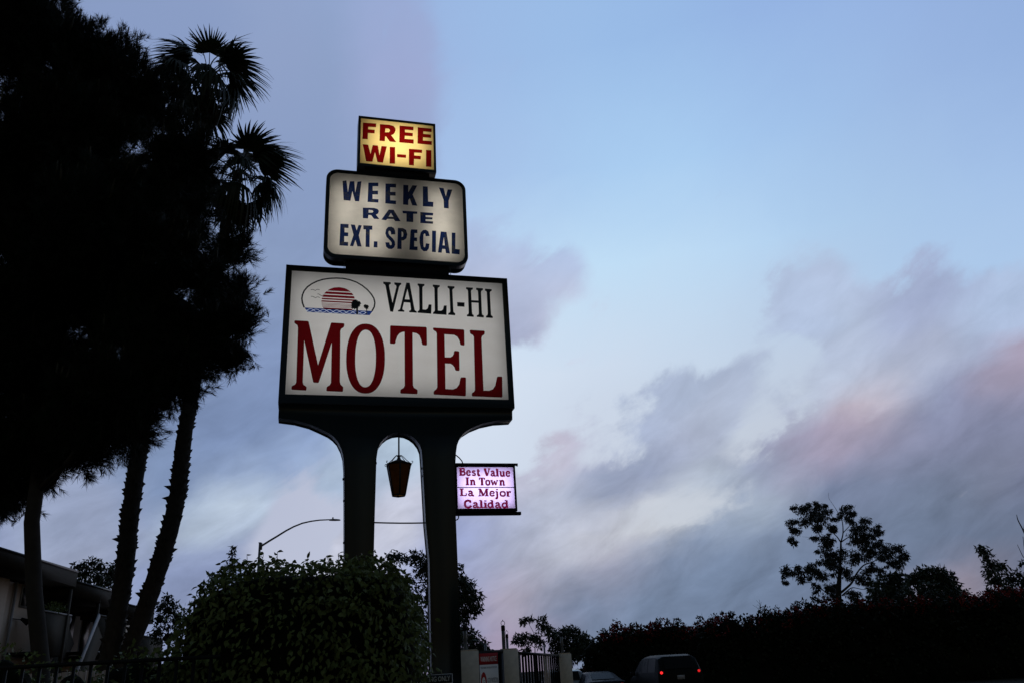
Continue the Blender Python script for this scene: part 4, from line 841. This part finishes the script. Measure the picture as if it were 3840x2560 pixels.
z8 = lambda x, y: (2800 + x*.48462, 1800 + y*.48462)
far_tree('broadleaf_tree', 'rounded bushy tree just right of the gum tree, touching its lowest branches', 'tree', 52, [(1100,830,120,105),(1180,765,70,50),(1010,860,60,80),(1120,745,40,30),(1080,930,140,100),(1200,860,70,80)], z8, [[(1110,960,24),(1110,860,14)]], 'leaf', 330, .34, group='bushy trees behind the hedge', fill=.45)
far_tree('broadleaf_tree', 'widest dome-shaped bushy tree in the gap between gum tree and pale leaning tree', 'tree', 50, [(1430,770,140,90),(1335,745,60,40),(1520,810,110,80),(1600,860,55,60),(1400,870,200,100),(1480,700,50,35),(1560,750,45,40),(1380,700,45,30),(1270,760,35,25),(1560,930,120,80)], z8, [[(1440,960,26),(1440,860,14)]], 'leaf', 330, .34, group='bushy trees behind the hedge', fill=.45)
far_tree('leaning_tree', 'feathery pale green tree leaning left near the right edge above the hedge', 'tree', 48, [(1825,540,45,40),(1855,590,50,50),(1900,660,65,60),(1880,720,55,70),(1970,670,60,50),(1930,780,80,70),(2040,770,95,60),(2020,860,100,60),(2110,730,45,45),(2140,640,22,30),(2150,800,70,60),(1800,520,25,18)], z8, [[(1960,900,18),(1940,780,12),(1880,650,8),(1830,540,4)],[(1950,800,8),(2020,740,5),(2100,700,3)]], 'leaf', 210, .26, fill=.15)
b_ = at(3700, 2250, 46)
t = thing('bare_branches', 'thin leafless branches rising at the right edge beside the leaning tree', 'bare tree', (28.6, 46, 0))
tr = MB()
for L in ([(3900,2400,14),(3880,2200,9),(3860,2050,6),(3838,1990,5),(3818,1950,4),(3812,1928,2)], [(3860,2060,4),(3842,2090,3),(3822,2055,2),(3815,2040,1.5)], [(3838,1990,3),(3846,1940,2)], [(3880,2200,5),(3846,2080,3),(3836,2010,2)]):
    P = smooth3([at(x, y, 46) - Vector((28.6, 46, 0)) for x, y, w in L], 4); tr.tube(P, list(np.interp(np.linspace(0, 1, len(P)), np.linspace(0, 1, len(L)), [w/ppm(46)/2 for _, _, w in L])), 5)
q = at(3900, 2400, 46) - Vector((28.6, 46, 0)); tr.tube([Vector((q.x, q.y, -.1)), q], [.14, .11], 6)
tr.build('branches', M['bark'], t)

# flowering hedge across the street
HP = [(2210,2470),(2226,2413),(2244,2388),(2273,2370),(2295,2355),(2323,2345),(2374,2343),(2403,2363),(2430,2366),(2454,2330),(2475,2332),(2511,2339),(2548,2338),(2569,2348),(2605,2337),(2630,2355),(2656,2330),(2692,2320),(2721,2301),(2740,2308),(2757,2319),(2786,2301),(2800,2334),
      (2837,2316),(2873,2301),(2916,2296),(2940,2296),(2960,2280),(2994,2285),(3071,2251),(3110,2251),(3170,2268),(3236,2251),(3300,2255),(3381,2240),(3470,2246),(3550,2240),(3624,2236),(3672,2231),(3721,2215),(3840,2212),(3960,2200),(4080,2200)]
HY = 43.0
t = thing('flowering_hedge', 'long tall dark hedge flecked with red blossom along the right side', 'hedge', (14, HY, 0))
hb = np.array((14, HY, 0)); lv, cr, fl = MB(), MB(), MB()
HX = np.array([at(x, y, HY).x for x, y in HP]); HZ = np.array([at(x, y, HY).z for x, y in HP])
x = HX[0]
while x < HX[-1]:
    zt = float(np.interp(x, HX, HZ)); r = rng.uniform(.32, .55); y0 = HY + rng.uniform(-.2, .5)
    clump(lv, None, np.array((x, y0, zt - r*.8)) - hb, (r, r, r*.9), int(150*r/.4), .20, .55, .1, .15)
    for kk in range(rng.integers(0, 3)):
        rr_ = rng.uniform(.12, .22); clump(lv, None, np.array((x + rng.normal()*.3, y0, zt + rng.uniform(-.1, .25))) - hb, rr_, 34, .15, .55, .1, .1)
    n = rng.integers(6, 26) if rng.random() < .7 else 2
    P = np.array((x, y0, zt - r*.7)) - hb + unit(n)*r*np.array([1, 1, .95])*rng.uniform(.8, 1.12, (n, 1)); P[:, 1] = -np.abs(P[:, 1])*.8
    for p in P: clump(fl, None, p, rng.uniform(.05, .11), 7, .10, .8, -.2, .1)
    z = zt - r*1.6
    while z > .5:
        rr_ = rng.uniform(.5, .8); c = np.array((x + rng.normal()*.2, HY + rng.uniform(-.2, .9), z)) - hb
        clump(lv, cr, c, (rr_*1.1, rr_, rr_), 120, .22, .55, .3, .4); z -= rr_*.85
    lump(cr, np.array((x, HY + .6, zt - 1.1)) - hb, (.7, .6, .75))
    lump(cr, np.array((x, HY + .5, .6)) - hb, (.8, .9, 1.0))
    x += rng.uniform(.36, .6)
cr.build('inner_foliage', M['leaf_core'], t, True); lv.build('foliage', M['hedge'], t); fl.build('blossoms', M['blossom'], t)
tr = MB(); Yb = 47; bb = at(2850, 2420, Yb); t = thing('bare_shrub', 'small leafless twiggy shrub poking above the hedge left of the gum tree', 'bare shrub', (bb.x, Yb, 0)); o_ = Vector((bb.x, Yb, 0))
zb = lambda x, y: (2150 + x*.3614, 2200 + y*.3614)
for L in ([(1945,420,12),(1942,300,8),(1940,210,6),(1935,150,4),(1925,125,2)],[(1941,260,5),(1910,215,3),(1860,185,2)],[(1941,240,5),(1975,215,3),(2015,200,2)],[(1938,180,4),(1905,140,2),(1895,128,1.5)],[(1941,210,4),(1915,180,2),(1900,200,1.5)],[(1943,280,4),(1965,250,3),(2000,225,1.5)],[(1940,200,3),(1950,165,2),(1955,150,1.5)]):
    P = smooth3([at(*zb(x, y), Yb) - o_ for x, y, w in L], 3); tr.tube(P, list(np.interp(np.linspace(0, 1, len(P)), np.linspace(0, 1, len(L)), [w*.3614/ppm(Yb)/2 for _, _, w in L])), 5)
q = at(*zb(1945, 420), Yb) - o_; tr.tube([Vector((0, 0, -.1)), q], [.05, .03], 5); tr.build('branches', M['bark'], t)

# trees behind the pylon and gate
I_ = lambda x, y: (x, y)
far_tree('street_tree', 'dark tree standing behind the right pylon leg and reaching past both its sides', 'tree', 50, [(1490,2088,32,22),(1465,2080,18,12),(1560,2090,40,26),(1595,2125,36,50),(1640,2100,50,40),(1690,2150,50,50),(1735,2185,38,26),(1750,2200,36,28),(1775,2240,36,34),(1725,2240,60,60),(1745,2300,34,44),(1785,2282,22,18),(1735,2380,44,50),(1770,2400,36,40),(1800,2420,34,26),(1640,2230,120,120),(1640,2380,110,110),(1815,2430,24,18)], I_,
         [[(1660,2480,26),(1660,2330,18),(1650,2180,9)],[(1660,2330,10),(1740,2230,5),(1790,2170,2)]], 'leaf', 300, .30, fill=.3)
z6 = lambda x, y: (1560 + x*.2976, 2260 + y*.2976)
far_tree('umbrella_tree', 'small flat-topped tree with open branches seen over the gate', 'tree', 80, [(1370,205,55,32),(1450,195,50,28),(1340,245,32,26),(1605,190,40,26),(1540,210,22,20),(1600,290,70,60),(1660,320,60,50),(1290,440,70,50),(1250,480,40,25),(1370,420,80,50),(1460,450,60,60),(1340,500,60,40),(1520,420,50,50),(1560,500,60,60),(1360,610,60,40),(1420,570,30,30)], z6,
         [[(1500,660,14),(1498,540,10),(1490,400,7),(1450,310,6),(1415,250,4)],[(1495,560,9),(1440,520,6),(1400,470,4)],[(1498,560,8),(1560,460,6),(1600,330,4)]], 'leaf', 190, .36, fill=.15)
far_tree('round_tree', 'rounded dense tree just right of the flat-topped one, beyond the last gate pillar', 'tree', 84, [(1740,420,90,90),(1850,400,90,80),(1900,330,60,36),(1970,350,80,50),(2060,420,90,70),(2140,470,70,80),(2180,560,60,70),(2000,530,130,120),(1820,560,130,120),(2100,600,110,90),(1950,660,200,70)], z6, [[(1960,700,20),(1960,560,12)]], 'leaf', 260, .42, fill=.4)
z4 = lambda x, y: (x*.4208, 1900 + y*.4208)
far_tree('broadleaf_tree', 'rounded tree showing above the stepped roof between pine and palm trunks', 'tree', 48, [(700,530,60,50),(820,500,80,50),(880,540,60,70),(760,600,90,70),(870,640,110,80),(700,650,40,40),(990,590,50,70),(960,680,80,60),(1010,530,20,40),(850,720,140,60)], z4, [[(860,820,26),(860,680,16)]], 'leaf', 300, .26, fill=.3)
far_tree('broadleaf_tree', 'leafy tree in the gap between the right palm trunk and the ficus bush', 'tree', 34, [(1490,820,50,50),(1440,880,50,60),(1500,920,90,80),(1420,1000,70,80),(1540,860,50,50),(1580,1000,90,120),(1400,1120,80,80),(1500,1160,110,90)], z4, [[(1500,1240,20),(1500,1040,12)]], 'leaf', 240, .2, fill=.2)
far_tree('conifer_tree', 'narrow treetop poking up over the ficus bush left of the street lamp', 'tree', 40, [(582,205,24,20),(575,245,28,20),(590,290,40,26),(560,350,60,40)], lambda x, y: (600 + x*.4677, 1960 + y*.4677), [[(580,420,14),(580,300,8),(580,200,3)]], 'leaf', 260, .2, fill=.1)
# low shrub at the foot of the picture, far left
p = at(30, 2530, 8.2); t = thing('low_shrub', 'low dark shrub behind the black railing at the far left bottom', 'shrub', (p.x, 10.2, 0)); lv, cr = MB(), MB()
for k in range(9): clump(lv, cr, (rng.uniform(-1.3, .7), rng.uniform(-.3, .4), rng.uniform(.5, 1.75)), rng.uniform(.4, .55), 330, .07, .6, .3, .6)
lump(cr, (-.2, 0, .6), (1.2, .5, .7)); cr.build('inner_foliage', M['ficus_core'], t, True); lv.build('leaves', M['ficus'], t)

# ------------------------------------------------------------------ railing and board fence at the left
t = thing('metal_railing', 'black metal picket railing along the bottom left corner', 'railing', (-5.7, 9.2, 0))
A_, B_ = Vector((-7.6, 9.2, 0)), Vector((-3.35, 9.2, 0)); o_ = Vector((-5.7, 9.2, 0)); zt = 1.96
def bar(mb, p, q, w, h): 
    d = (q - p); L = d.length; Mx = Matrix.Translation(p) @ d.to_track_quat('X', 'Z').to_matrix().to_4x4(); mb.box((0, -w/2, -h/2), (L, w/2, h/2), Mx)
b = MB(); bar(b, A_ - o_ + Vector((0, 0, zt)), B_ - o_ + Vector((0, 0, zt - .03)), .045, .04); b.build('top_rail', M['black'], t)
b = MB(); bar(b, A_ - o_ + Vector((0, 0, .22)), B_ - o_ + Vector((0, 0, .22)), .045, .04); b.build('bottom_rail', M['black'], t)
x = A_.x + .09
while x < B_.x:
    zz = zt - .03*(x - A_.x)/(B_.x - A_.x)
    b = MB(); b.box((x - o_.x - .014, -.014, .05), (x - o_.x + .014, .014, zz - .021)); b.build('picket', M['black'], t); x += .185
b0 = Vector((-10.6, 17.4, 0)); t = thing('board_fence', 'weathered vertical board fence seen through the railing in front of the apartments', 'wooden fence', b0)
for k in range(34):
    b = MB(); h = 2.10 + rng.normal()*.012; b.box((-2.9 + k*.172, -.012 + (k % 2)*.008, .03), (-2.9 + k*.172 + .155, .012 + (k % 2)*.008, h)); b.build('board', M['board'], t)
b = MB(); b.box((-2.9, .03, 1.7), (2.95, .08, 1.8)); b.box((-2.9, .03, .4), (2.95, .08, .5)); b.build('rails', M['board'], t)

# ------------------------------------------------------------------ apartments
a_ = Vector((-1.69, 14, 0)).normalized(); rz = math.atan2(a_.y, a_.x)
org = Vector((-16.88, 26, 0))
t = thing('apartment_building', 'two-storey stucco apartments with stepped dark roof edge and outside stairs at left', 'apartment building', org, rz)
# local x runs along the front away from the camera, local -y faces the driveway, z up
def bb(name, lo, hi, m, parent=None):
    b = MB(); b.box(lo, hi); return b.build(name, M[m], parent or t)
bb('wall', (-9, 1.0, 0), (5.55, 9, 5.55), 'stucco'); bb('wall', (5.55, 1.9, 0), (19.4, 9, 5.0), 'stucco')
# recessed landings: end walls and dark openings
bb('roof', (-9.5, -.05, 5.56), (-.6, 9.2, 6.27), 'fascia')
for lo, hi, zb0, zb1, zt in ((-.6, 6.3, 5.70, 5.62, 6.22), (6.32, 12.0, 5.28, 5.18, 5.85), (12.02, 16.2, 4.86, 4.82, 5.47)):
    b = MB(); b.add([(lo, 0, zb0), (hi, 0, zb1), (hi, 0, zt), (lo, 0, zt), (lo, 9.2, zb0), (hi, 9.2, zb1), (hi, 9.2, zt), (lo, 9.2, zt)],
          [(0, 1, 2, 3), (7, 6, 5, 4), (3, 2, 6, 7), (0, 4, 5, 1), (1, 5, 6, 2), (0, 3, 7, 4)]); rf = b.build('roof', M['fascia'], t)
    b = MB(); b.box((lo + .02, -.02, zt - .06), (hi - .02, .004, zt + .02)); b.build('drip_edge', M['dark'], rf)
w = bb('window', (4.1, .965, 4.75), (4.95, .995, 5.50), 'trim'); bb('pane', (4.17, .955, 4.82), (4.50, .962, 5.44), 'dark', w); bb('pane', (4.55, .955, 4.82), (4.88, .962, 5.44), 'glass', w)
for x, m in ((2.9, 'stucco'), (3.55, 'trim')):
    b = MB(); b.tube([(x, .93, .1), (x, .93, 5.55)], .05, 8); b.build('downpipe', M[m], t)
bb('pilaster', (1.2, .75, 0), (2.6, .998, 5.55), 'stucco')
# landings and stairs
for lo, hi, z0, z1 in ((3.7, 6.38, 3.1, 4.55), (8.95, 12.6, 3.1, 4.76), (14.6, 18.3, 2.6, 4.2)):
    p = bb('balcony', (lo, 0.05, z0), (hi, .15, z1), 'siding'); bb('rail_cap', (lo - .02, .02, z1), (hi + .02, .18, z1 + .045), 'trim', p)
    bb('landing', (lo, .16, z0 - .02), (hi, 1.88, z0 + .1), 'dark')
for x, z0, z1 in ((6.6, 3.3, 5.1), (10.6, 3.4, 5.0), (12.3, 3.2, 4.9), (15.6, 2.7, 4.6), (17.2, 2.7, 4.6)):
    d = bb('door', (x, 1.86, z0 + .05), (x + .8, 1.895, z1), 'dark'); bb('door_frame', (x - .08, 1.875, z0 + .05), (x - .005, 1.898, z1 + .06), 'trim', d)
for x in (5.95, 8.9, 14.2):
    bb('post', (x, .0, 0), (x + .12, .12, 5.5 if x < 10 else 4.85), 'fascia')
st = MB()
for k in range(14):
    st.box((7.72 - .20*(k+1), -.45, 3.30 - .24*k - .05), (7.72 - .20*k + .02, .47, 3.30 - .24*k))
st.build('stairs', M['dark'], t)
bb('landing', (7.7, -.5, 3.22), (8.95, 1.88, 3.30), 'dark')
for y, x1, z1, x0, z0 in ((-.5, 7.71, 4.65, 5.05, .85), (.5, 7.5, 4.56, 4.9, 1.46)):
    b = MB(); bar(b, Vector((x0, y, z0)), Vector((x1, y, z1)), .06, .17); b.build('stair_rail', M['trim'], t)
    b = MB(); bar(b, Vector((x0 + .35, y, z0 - .5)), Vector((x1 + .25, y, z1 - .62)), .05, .95); b.build('stair_side', M['siding'], t)
pt = thing('balcony_plants', 'row of leafy plants along the upper balcony rail of the apartments', 'plants', org, rz)
pl = MB()
for k in range(5): clump(pl, None, (4.6 + k*.24, .1, 4.76 + rng.normal()*.03), .19, 70, .09, .5, .2, .05)
pl.build('foliage', M['ficus'], pt)
b = MB(); b.box((4.4, .20, 4.45), (5.8, .34, 4.62)); b.build('planter', M['siding'], pt)
fl = thing('flood_light', 'small dark flood lamp on an arm fixed to the apartment wall', 'flood light', org + Matrix.Rotation(rz, 3, 'Z') @ Vector((4.2, 1.0, 4.28)), rz)
b = MB(); b.tube([(-.5, -.03, .05), (-.2, -.06, .05), (.05, -.14, .04)], .015, 6); b.build('arm', M['black'], fl)
b = MB(); b.tube([(.02, -.1, .08), (.12, -.26, -.02), (.16, -.32, -.06)], [.05, .1, .13], 10); b.build('lamp_head', M['black'], fl)

# ------------------------------------------------------------------ street lamp
LY = 45.0; p0 = at(975, 2033, LY); o_ = Vector((p0.x, LY, 0)); t = thing('street_lamp', 'grey street lamp with a long curved arm reaching right behind the ficus bush', 'street lamp', o_)
zs = lambda x, y: (940 + x*.16156, 1900 + y*.16156)
b = MB(); q = at(*zs(215, 830), LY) - o_; b.tube([(0, 0, 0), (0, 0, q.z*.5), (0, 0, q.z)], [.12, .09, .062], 10); b.tube([(0, 0, q.z), (0, 0, q.z + .03)], .085, 10); b.tube([(0, 0, 0), (0, 0, .35)], .17, 10)
b.build('pole', M['galv'], t, True)
b = MB(); P = [at(*zs(x, y), LY) - o_ for x, y in ((222, 905), (280, 880), (420, 790), (620, 670), (820, 545), (1000, 450), (1200, 370), (1400, 325), (1600, 298), (1840, 288))]
b.tube([p for p in P], list(np.linspace(.062, .034, 10)), 8); b.build('arm', M['galv'], t, True)
b = MB(); z0 = P[1].z; b.box((-.03, -.05, z0 - .25), (.13, .05, z0 + .12)); b.build('bracket', M['galv'], t)
h0, h1 = at(*zs(1820, 300), LY) - o_, at(*zs(2085, 300), LY) - o_
b = MB(); n = 12; L = (h1 - h0).length
for i, s in enumerate(np.linspace(0, 1, n)): pass
prof = [(0, .05, .04), (.02, .09, .055), (.2, .13, .07), (.5, .15, .075), (.8, .14, .06), (.96, .09, .045), (1, .03, .02)]
V, F = [], []
for s, wy, wz in prof:
    c = h0.lerp(h1, s)
    for k in range(10):
        a = 2*pi*k/10; V.append((c.x, c.y + wy*cos(a), c.z + (wz if sin(a) > 0 else wz*.55)*sin(a)))
F = [(i*10+k, i*10+(k+1) % 10, (i+1)*10+(k+1) % 10, (i+1)*10+k) for i in range(6) for k in range(10)] + [tuple(range(10))[::-1], tuple(range(60, 70))]
b.add(np.array(V), F); b.build('lamp_head', M['galv'], t, True)
pc = h0.lerp(h1, .33); b = MB(); b.tube([pc + Vector((0, 0, .05)), pc + Vector((0, 0, .13)), pc + Vector((0, 0, .17))], [.04, .04, .025], 8); b.build('photocell', M['black'], t)

# ------------------------------------------------------------------ gate: pillars, ring-topped poles, bars, notices
def pillar(x, y, w, h, label):
    t = thing('gate_pillar', label, 'pillar', (x, y, 0), radians(4), 'stucco gate pillars'); t['kind'] = 'thing'
    b = MB(); n = 7
    b.box((-w/2, -w/2, 0), (w/2, w/2, h)); b.build('shaft', M['stucco_gate'], t)
    b = MB(); b.box((-w/2 + .02, -w/2 + .02, h), (w/2 - .02, w/2 - .02, h + .02)); b.build('cap', M['stucco_gate'], t)
pillar(-1.06, 14.5, .36, 1.97, 'stucco gate pillar between the pylon leg and the warning notice')
pillar(-.41, 16.0, .34, 1.99, 'stucco gate pillar between the warning notice and the black barred gate')
pillar(.84, 21.5, .31, 1.95, 'farthest stucco gate pillar, at the right end of the black gate by the silver car')
RP = [(-1.10, 14.55, 1.99, 2.50, 'pole with ring top, dark against the tree beside the pylon leg'),
      (-.49, 16.0, 2.01, 2.53, 'tallest pole with ring top, on the pillar right of the warning notice'),
      (.80, 21.5, 1.97, 2.56, 'pole with ring top on the farthest gate pillar, before the round tree'),
      (-.585, 22.0, 0, 2.62, 'pole with ring top just right of the tallest one'),
      (-1.36, 26.0, 0, 2.66, 'slim pole with ring top rising behind the warning notice'),
      (.49, 30.0, 0, 2.62, 'slim pole with ring top before the flat-topped tree, above the gate')]
for x, y, z0, z1, lb in RP:
    t = thing('ring_pole', lb, 'pole', (x, y, z0), 0, 'poles with ring tops'); h = z1 - z0 - .11
    b = MB(); b.tube([(0, 0, 0), (0, 0, h)], .034, 10); b.build('pole', M['galv'], t, True)
    b = MB(); b.tube([(0, 0, h - .09), (0, 0, h), (0, 0, h + .006)], [.038, .038, .02], 10); b.build('collar', M['black'], t)
    b = MB(); b.tube([(.036*cos(a), 0, h + .044 + .040*sin(a)) for a in [2*pi*k/14 - pi/2 for k in range(15)]], .0055, 5, False)
    b.tube([(0, 0, h + .084), (0, 0, h + .11)], [.011, .004], 6); b.build('ring', M['iron'], t)
g0, g1 = Vector((-.24, 16.0, 0)), Vector((.70, 21.5, 0)); gd = g1 - g0; L = gd.length
t = thing('barred_gate', 'black barred vehicle gate between two stucco pillars', 'gate', g0, math.atan2(gd.y, gd.x))
b = MB(); b.box((0, -.025, 1.90), (L, .025, 1.95)); b.box((0, -.02, .2), (L, .02, .25)); b.box((0, -.025, .05), (.05, .025, 1.9)); b.box((L - .05, -.025, .05), (L, .025, 1.9)); b.build('frame', M['black'], t)
x = .16; k = 0
while x < L - .1:
    b = MB(); b.box((x - .020, -.020, .25), (x + .020, .020, 1.9)); b.build('picket', M['board' if 9 <= k < 12 else 'void'], t); x += .33; k += 1  # a few pickets take the pale board colour to look lit
p1, p2 = at(1789, 2440, 15.2), at(1880, 2440, 15.5); o_ = Vector((p1.x, 15.2, 0)); dd_ = p2 - p1
t = thing('side_gate', 'narrow dark pedestrian gate frame behind the warning notice', 'gate', o_, math.atan2(dd_.y, dd_.x)); L = math.hypot(dd_.x, dd_.y)
b = MB(); zt = p1.z + .01; b.box((-.03, -.02, zt - .05), (L + .03, .02, zt)); b.box((-.03, -.018, .05), (.012, .018, zt - .05)); b.box((L - .03, -.018, .05), (L + .03, .018, zt - .05)); b.build('frame', M['iron'], t)
b = MB(); b.box((.012, .0, .08), (L - .03, .012, zt - .05)); b.build('screen', M['void'], t)
q1, q2 = at(1797, 2449, 15.15), at(1866, 2449, 15.15); wS = (q2 - q1).length
t = thing('warning_sign', 'red and white WARNING NOTICE board on the pedestrian gate', 'warning sign', ((q1.x+q2.x)/2, 15.13, .75), radians(2)); zt = q1.z - .75
b = MB(); b.box((-wS/2, 0, 0), (wS/2, .008, zt)); b.build('panel', M['sign_white'], t)
b = MB(); b.box((-wS/2, -.004, zt - .185), (wS/2, -.001, zt)); b.build('red_band', M['sign_red'], t)
label_on(t, 'WARNING NOTICE', wS*.86, .085, 0, zt - .095, M['sign_white'], .006)
label_on(t, 'THESE PREMISES ARE BEING PROTECTED BY', wS*.9, .030, 0, zt - .235, M['sign_grey'], .003)
label_on(t, 'ACTIVE PROTECTION', wS*.58, .075, wS*.18, zt - .44, M['sign_grey'], .003)
label_on(t, 'SERVICES', wS*.30, .065, wS*.16, zt - .56, M['sign_grey'], .003)
def oval(rx, rz, cx, cz, d, m, nm):
    b = MB(); b.poly([[(cx + rx*cos(a), cz + rz*sin(a)) for a in [2*pi*k/28 for k in range(28)]]], d); b.build(nm, m, t)
oval(.052, .175, -wS*.30, zt - .48, -.003, M['sign_red'], 'emblem'); oval(.030, .085, -wS*.30, zt - .47, -.005, M['sign_white'], 'emblem_centre')
label_on(t, 'G', .03, .07, -wS*.30, zt - .47, M['sign_grey'], .007, 'emblem_letter')
q1, q2 = at(1560, 2532, 12.15), at(1697, 2523, 12.15); wS = (q2 - q1).length
t = thing('parking_sign', 'black and white PARKING ONLY sign half hidden behind the ficus bush', 'parking sign', ((q1.x+q2.x)/2, 12.13, 0), radians(1)); zt = q2.z
b = MB(); b.box((-wS/2, 0, zt - .42), (wS/2, .006, zt)); b.build('panel', M['sign_white'], t)
b = MB(); b.box((-wS/2 + .006, -.004, zt - .118), (wS/2 - .006, -.001, zt - .006)); b.build('black_band', M['sign_black'], t)
label_on(t, 'PARKING ONLY', wS*.87, .066, 0, zt - .06, M['sign_white'], .006)
label_on(t, 'PARKING IS PROHIBITED', wS*.9, .05, 0, zt - .165, M['sign_black'], .003)
b = MB(); b.tube([(-wS*.3, .03, 0), (-wS*.3, .03, zt - .02)], .02, 8); b.build('post', M['galv'], t)

# ------------------------------------------------------------------ vehicles
def vehicle(name, label, cat, loc, rz, secs, body, win, tail_z, tail_x, tail_m, tail_h=.12, tail_w=.10, plate_z=None, wheels=(.9, 3.8), wr=.36, group=None):
    """secs: stations from the tail forward: (y, low z, belt z, roof z, half width, half roof width)"""
    t = thing(name, label, cat, loc, rz, group)
    V, F = [], []; m = 12
    for (y, zl, zb, zr, w, wt) in secs:
        h = [(w*.80, zl), (w*.98, zl + .10), (w, (zl+zb)/2), (w*.97, zb), (wt + (w*.97-wt)*.12, zb + (zr-zb)*.86), (wt*.80, zr)]
        V += [(x, y, z) for x, z in h] + [(-x, y, z) for x, z in h[::-1]]
    n = len(secs)
    F = [(i*m+k, i*m+(k+1) % m, (i+1)*m+(k+1) % m, (i+1)*m+k) for i in range(n-1) for k in range(m)] + [tuple(range(m))[::-1], tuple(range((n-1)*m, n*m))]
    b = MB(); b.add(np.array(V, float), F); bo = b.build('body', M[body], t, True)
    md = bo.modifiers.new('bevel', 'BEVEL'); md.width = .03; md.segments = 2; md.limit_method = 'ANGLE'; md.angle_limit = radians(40)
    S_ = np.array(secs, float)
    def sec(y): return [float(np.interp(y, S_[:, 0], S_[:, k])) for k in range(6)]
    def side_pt(y, f, sgn):
        _, zl, zb, zr, w, wt = sec(y); x0, x1 = w*.97, wt + (w*.97-wt)*.12; z1 = zb + (zr-zb)*.86
        return (sgn*(x0 + (x1-x0)*f + .008), y, zb + (z1-zb)*f)
    for y0, y1, f0, f1 in win['side']:
        for sgn in (-1, 1):
            b = MB(); b.add([side_pt(y0, .06, sgn), side_pt(y1, .06, sgn), side_pt(f1, .97, sgn), side_pt(f0, .97, sgn)], [(0, 1, 2, 3)]); b.build('side_window', M['car_glass'], t)
    for nm, (ya, yb, off) in (('rear_window', win['rear']), ('windscreen', win['front'])):
        _, _, zb, za, w, wt = sec(ya); _, _, zb2, zc_, w2, wt2 = sec(yb)
        b = MB(); b.add([(-wt*.78, ya + off, za + .012), (wt*.78, ya + off, za + .012), (wt2*.76, yb + off*.6, zc_ + .008), (-wt2*.76, yb + off*.6, zc_ + .008)], [(0, 1, 2, 3)]); b.build(nm, M['car_glass'], t)
    for sgn in (-1, 1):
        b = MB(); b.tube([(sgn*tail_x, -.035, tail_z), (sgn*tail_x, .06, tail_z)], [tail_w/2, tail_h/2], 12); b.build('tail_light', M['tail_far' if tail_m == 'tail' and sgn > 0 else tail_m], t)
    if plate_z:
        b = MB(); b.box((-.155, -.025, plate_z - .08), (.155, -.012, plate_z + .08)); b.build('number_plate', M['plate'], t)
    b = MB(); z = secs[0][1]; b.box((-secs[1][4]*.95, -.10, z - .02), (secs[1][4]*.95, .02, z + .2)); b.build('bumper', M[body], t)
    for y in wheels:
        for sgn in (-1, 1):
            x = sgn*(secs[3][4] - .12); b = MB(); b.tube([(x - .11, y, wr), (x + .11, y, wr)], wr, 20); ty = b.build('wheel', M['tyre'], t, False)
            b = MB(); b.tube([(x + sgn*.112, y, wr), (x + sgn*.118, y, wr)], wr*.6, 14); b.build('rim', M['galv'], ty)
    for sgn in (-1, 1):
        y = win['side'][-1][1] - .1; _, _, zb, _, w, _ = sec(y); b = MB(); b.box((sgn*(w + .1) - .1, y - .05, zb - .02), (sgn*(w + .1) + .1, y + .05, zb + .14)); b.build('mirror', M['black'], t)
    return t
van = [(0, .42, 1.15, 1.18, .92, .80), (.03, .38, 1.22, 1.30, .96, .82), (.30, .36, 1.24, 1.84, .975, .78), (.7, .36, 1.24, 1.91, .98, .78), (1.8, .36, 1.23, 1.93, .98, .79), (2.7, .36, 1.21, 1.88, .98, .77), (3.1, .36, 1.20, 1.78, .97, .75),
       (3.9, .36, 1.14, 1.20, .96, .74), (4.5, .38, 1.02, 1.08, .93, .72), (4.85, .42, .88, .92, .86, .66), (4.95, .48, .78, .80, .78, .6)]
vehicle('passenger_van', 'dark passenger van with both red tail lights lit, driving off', 'van', (6.08, 35.6, 0), radians(9), van, 'car_dark', dict(side=[(.45, 1.5, .55, 1.5), (1.58, 2.4, 1.58, 2.38), (2.48, 3.45, 2.46, 3.05)], rear=(.06, .30, -.045), front=(3.84, 3.14, .03)),
        1.24, .80, 'tail', .11, .10, 1.04, (.95, 4.0))
sed = [(0, .42, .92, .95, .84, .68), (.05, .36, .98, 1.02, .88, .70), (.5, .34, 1.0, 1.06, .90, .66), (1.15, .34, 1.0, 1.36, .90, .60), (1.7, .34, .99, 1.42, .90, .60), (2.5, .34, .97, 1.40, .90, .60), (2.8, .34, .96, 1.34, .90, .60),
       (3.45, .34, .92, .98, .89, .62), (4.2, .36, .82, .87, .86, .62), (4.5, .42, .68, .70, .76, .55)]
win_s = dict(side=[(.95, 1.7, 1.2, 1.7), (1.8, 3.05, 1.8, 2.7)], rear=(.56, 1.12, -.03), front=(3.38, 2.84, .03))
vehicle('sedan', 'low dark sedan ahead of the passenger van, its roof edge catching light', 'car', (3.28, 38.4, 0), radians(9), sed, 'car_grey', win_s, .82, .68, 'tail_dim', .1, .2, .72, (.8, 3.5), .32)
mv = [(0, .40, 1.0, 1.02, .86, .74), (.03, .34, 1.03, 1.08, .90, .76), (.25, .34, 1.04, 1.50, .92, .72), (.6, .34, 1.04, 1.58, .92, .72), (2.2, .34, 1.03, 1.62, .92, .72), (2.9, .34, 1.02, 1.52, .92, .70), (3.8, .36, .94, 1.0, .9, .68), (4.5, .42, .74, .78, .8, .6)]
vehicle('minivan', 'pale silver minivan seen from behind beside the farthest gate pillar', 'car', (1.63, 40.0, 0), radians(6), mv, 'car_silver', dict(side=[(.4, 1.2, .5, 1.2), (1.3, 2.1, 1.3, 2.1), (2.2, 3.3, 2.2, 2.85)], rear=(.05, .24, -.04), front=(3.72, 2.95, .03)),
        .98, .76, 'tail_dim', .2, .1, .74, (.8, 3.6), .33)
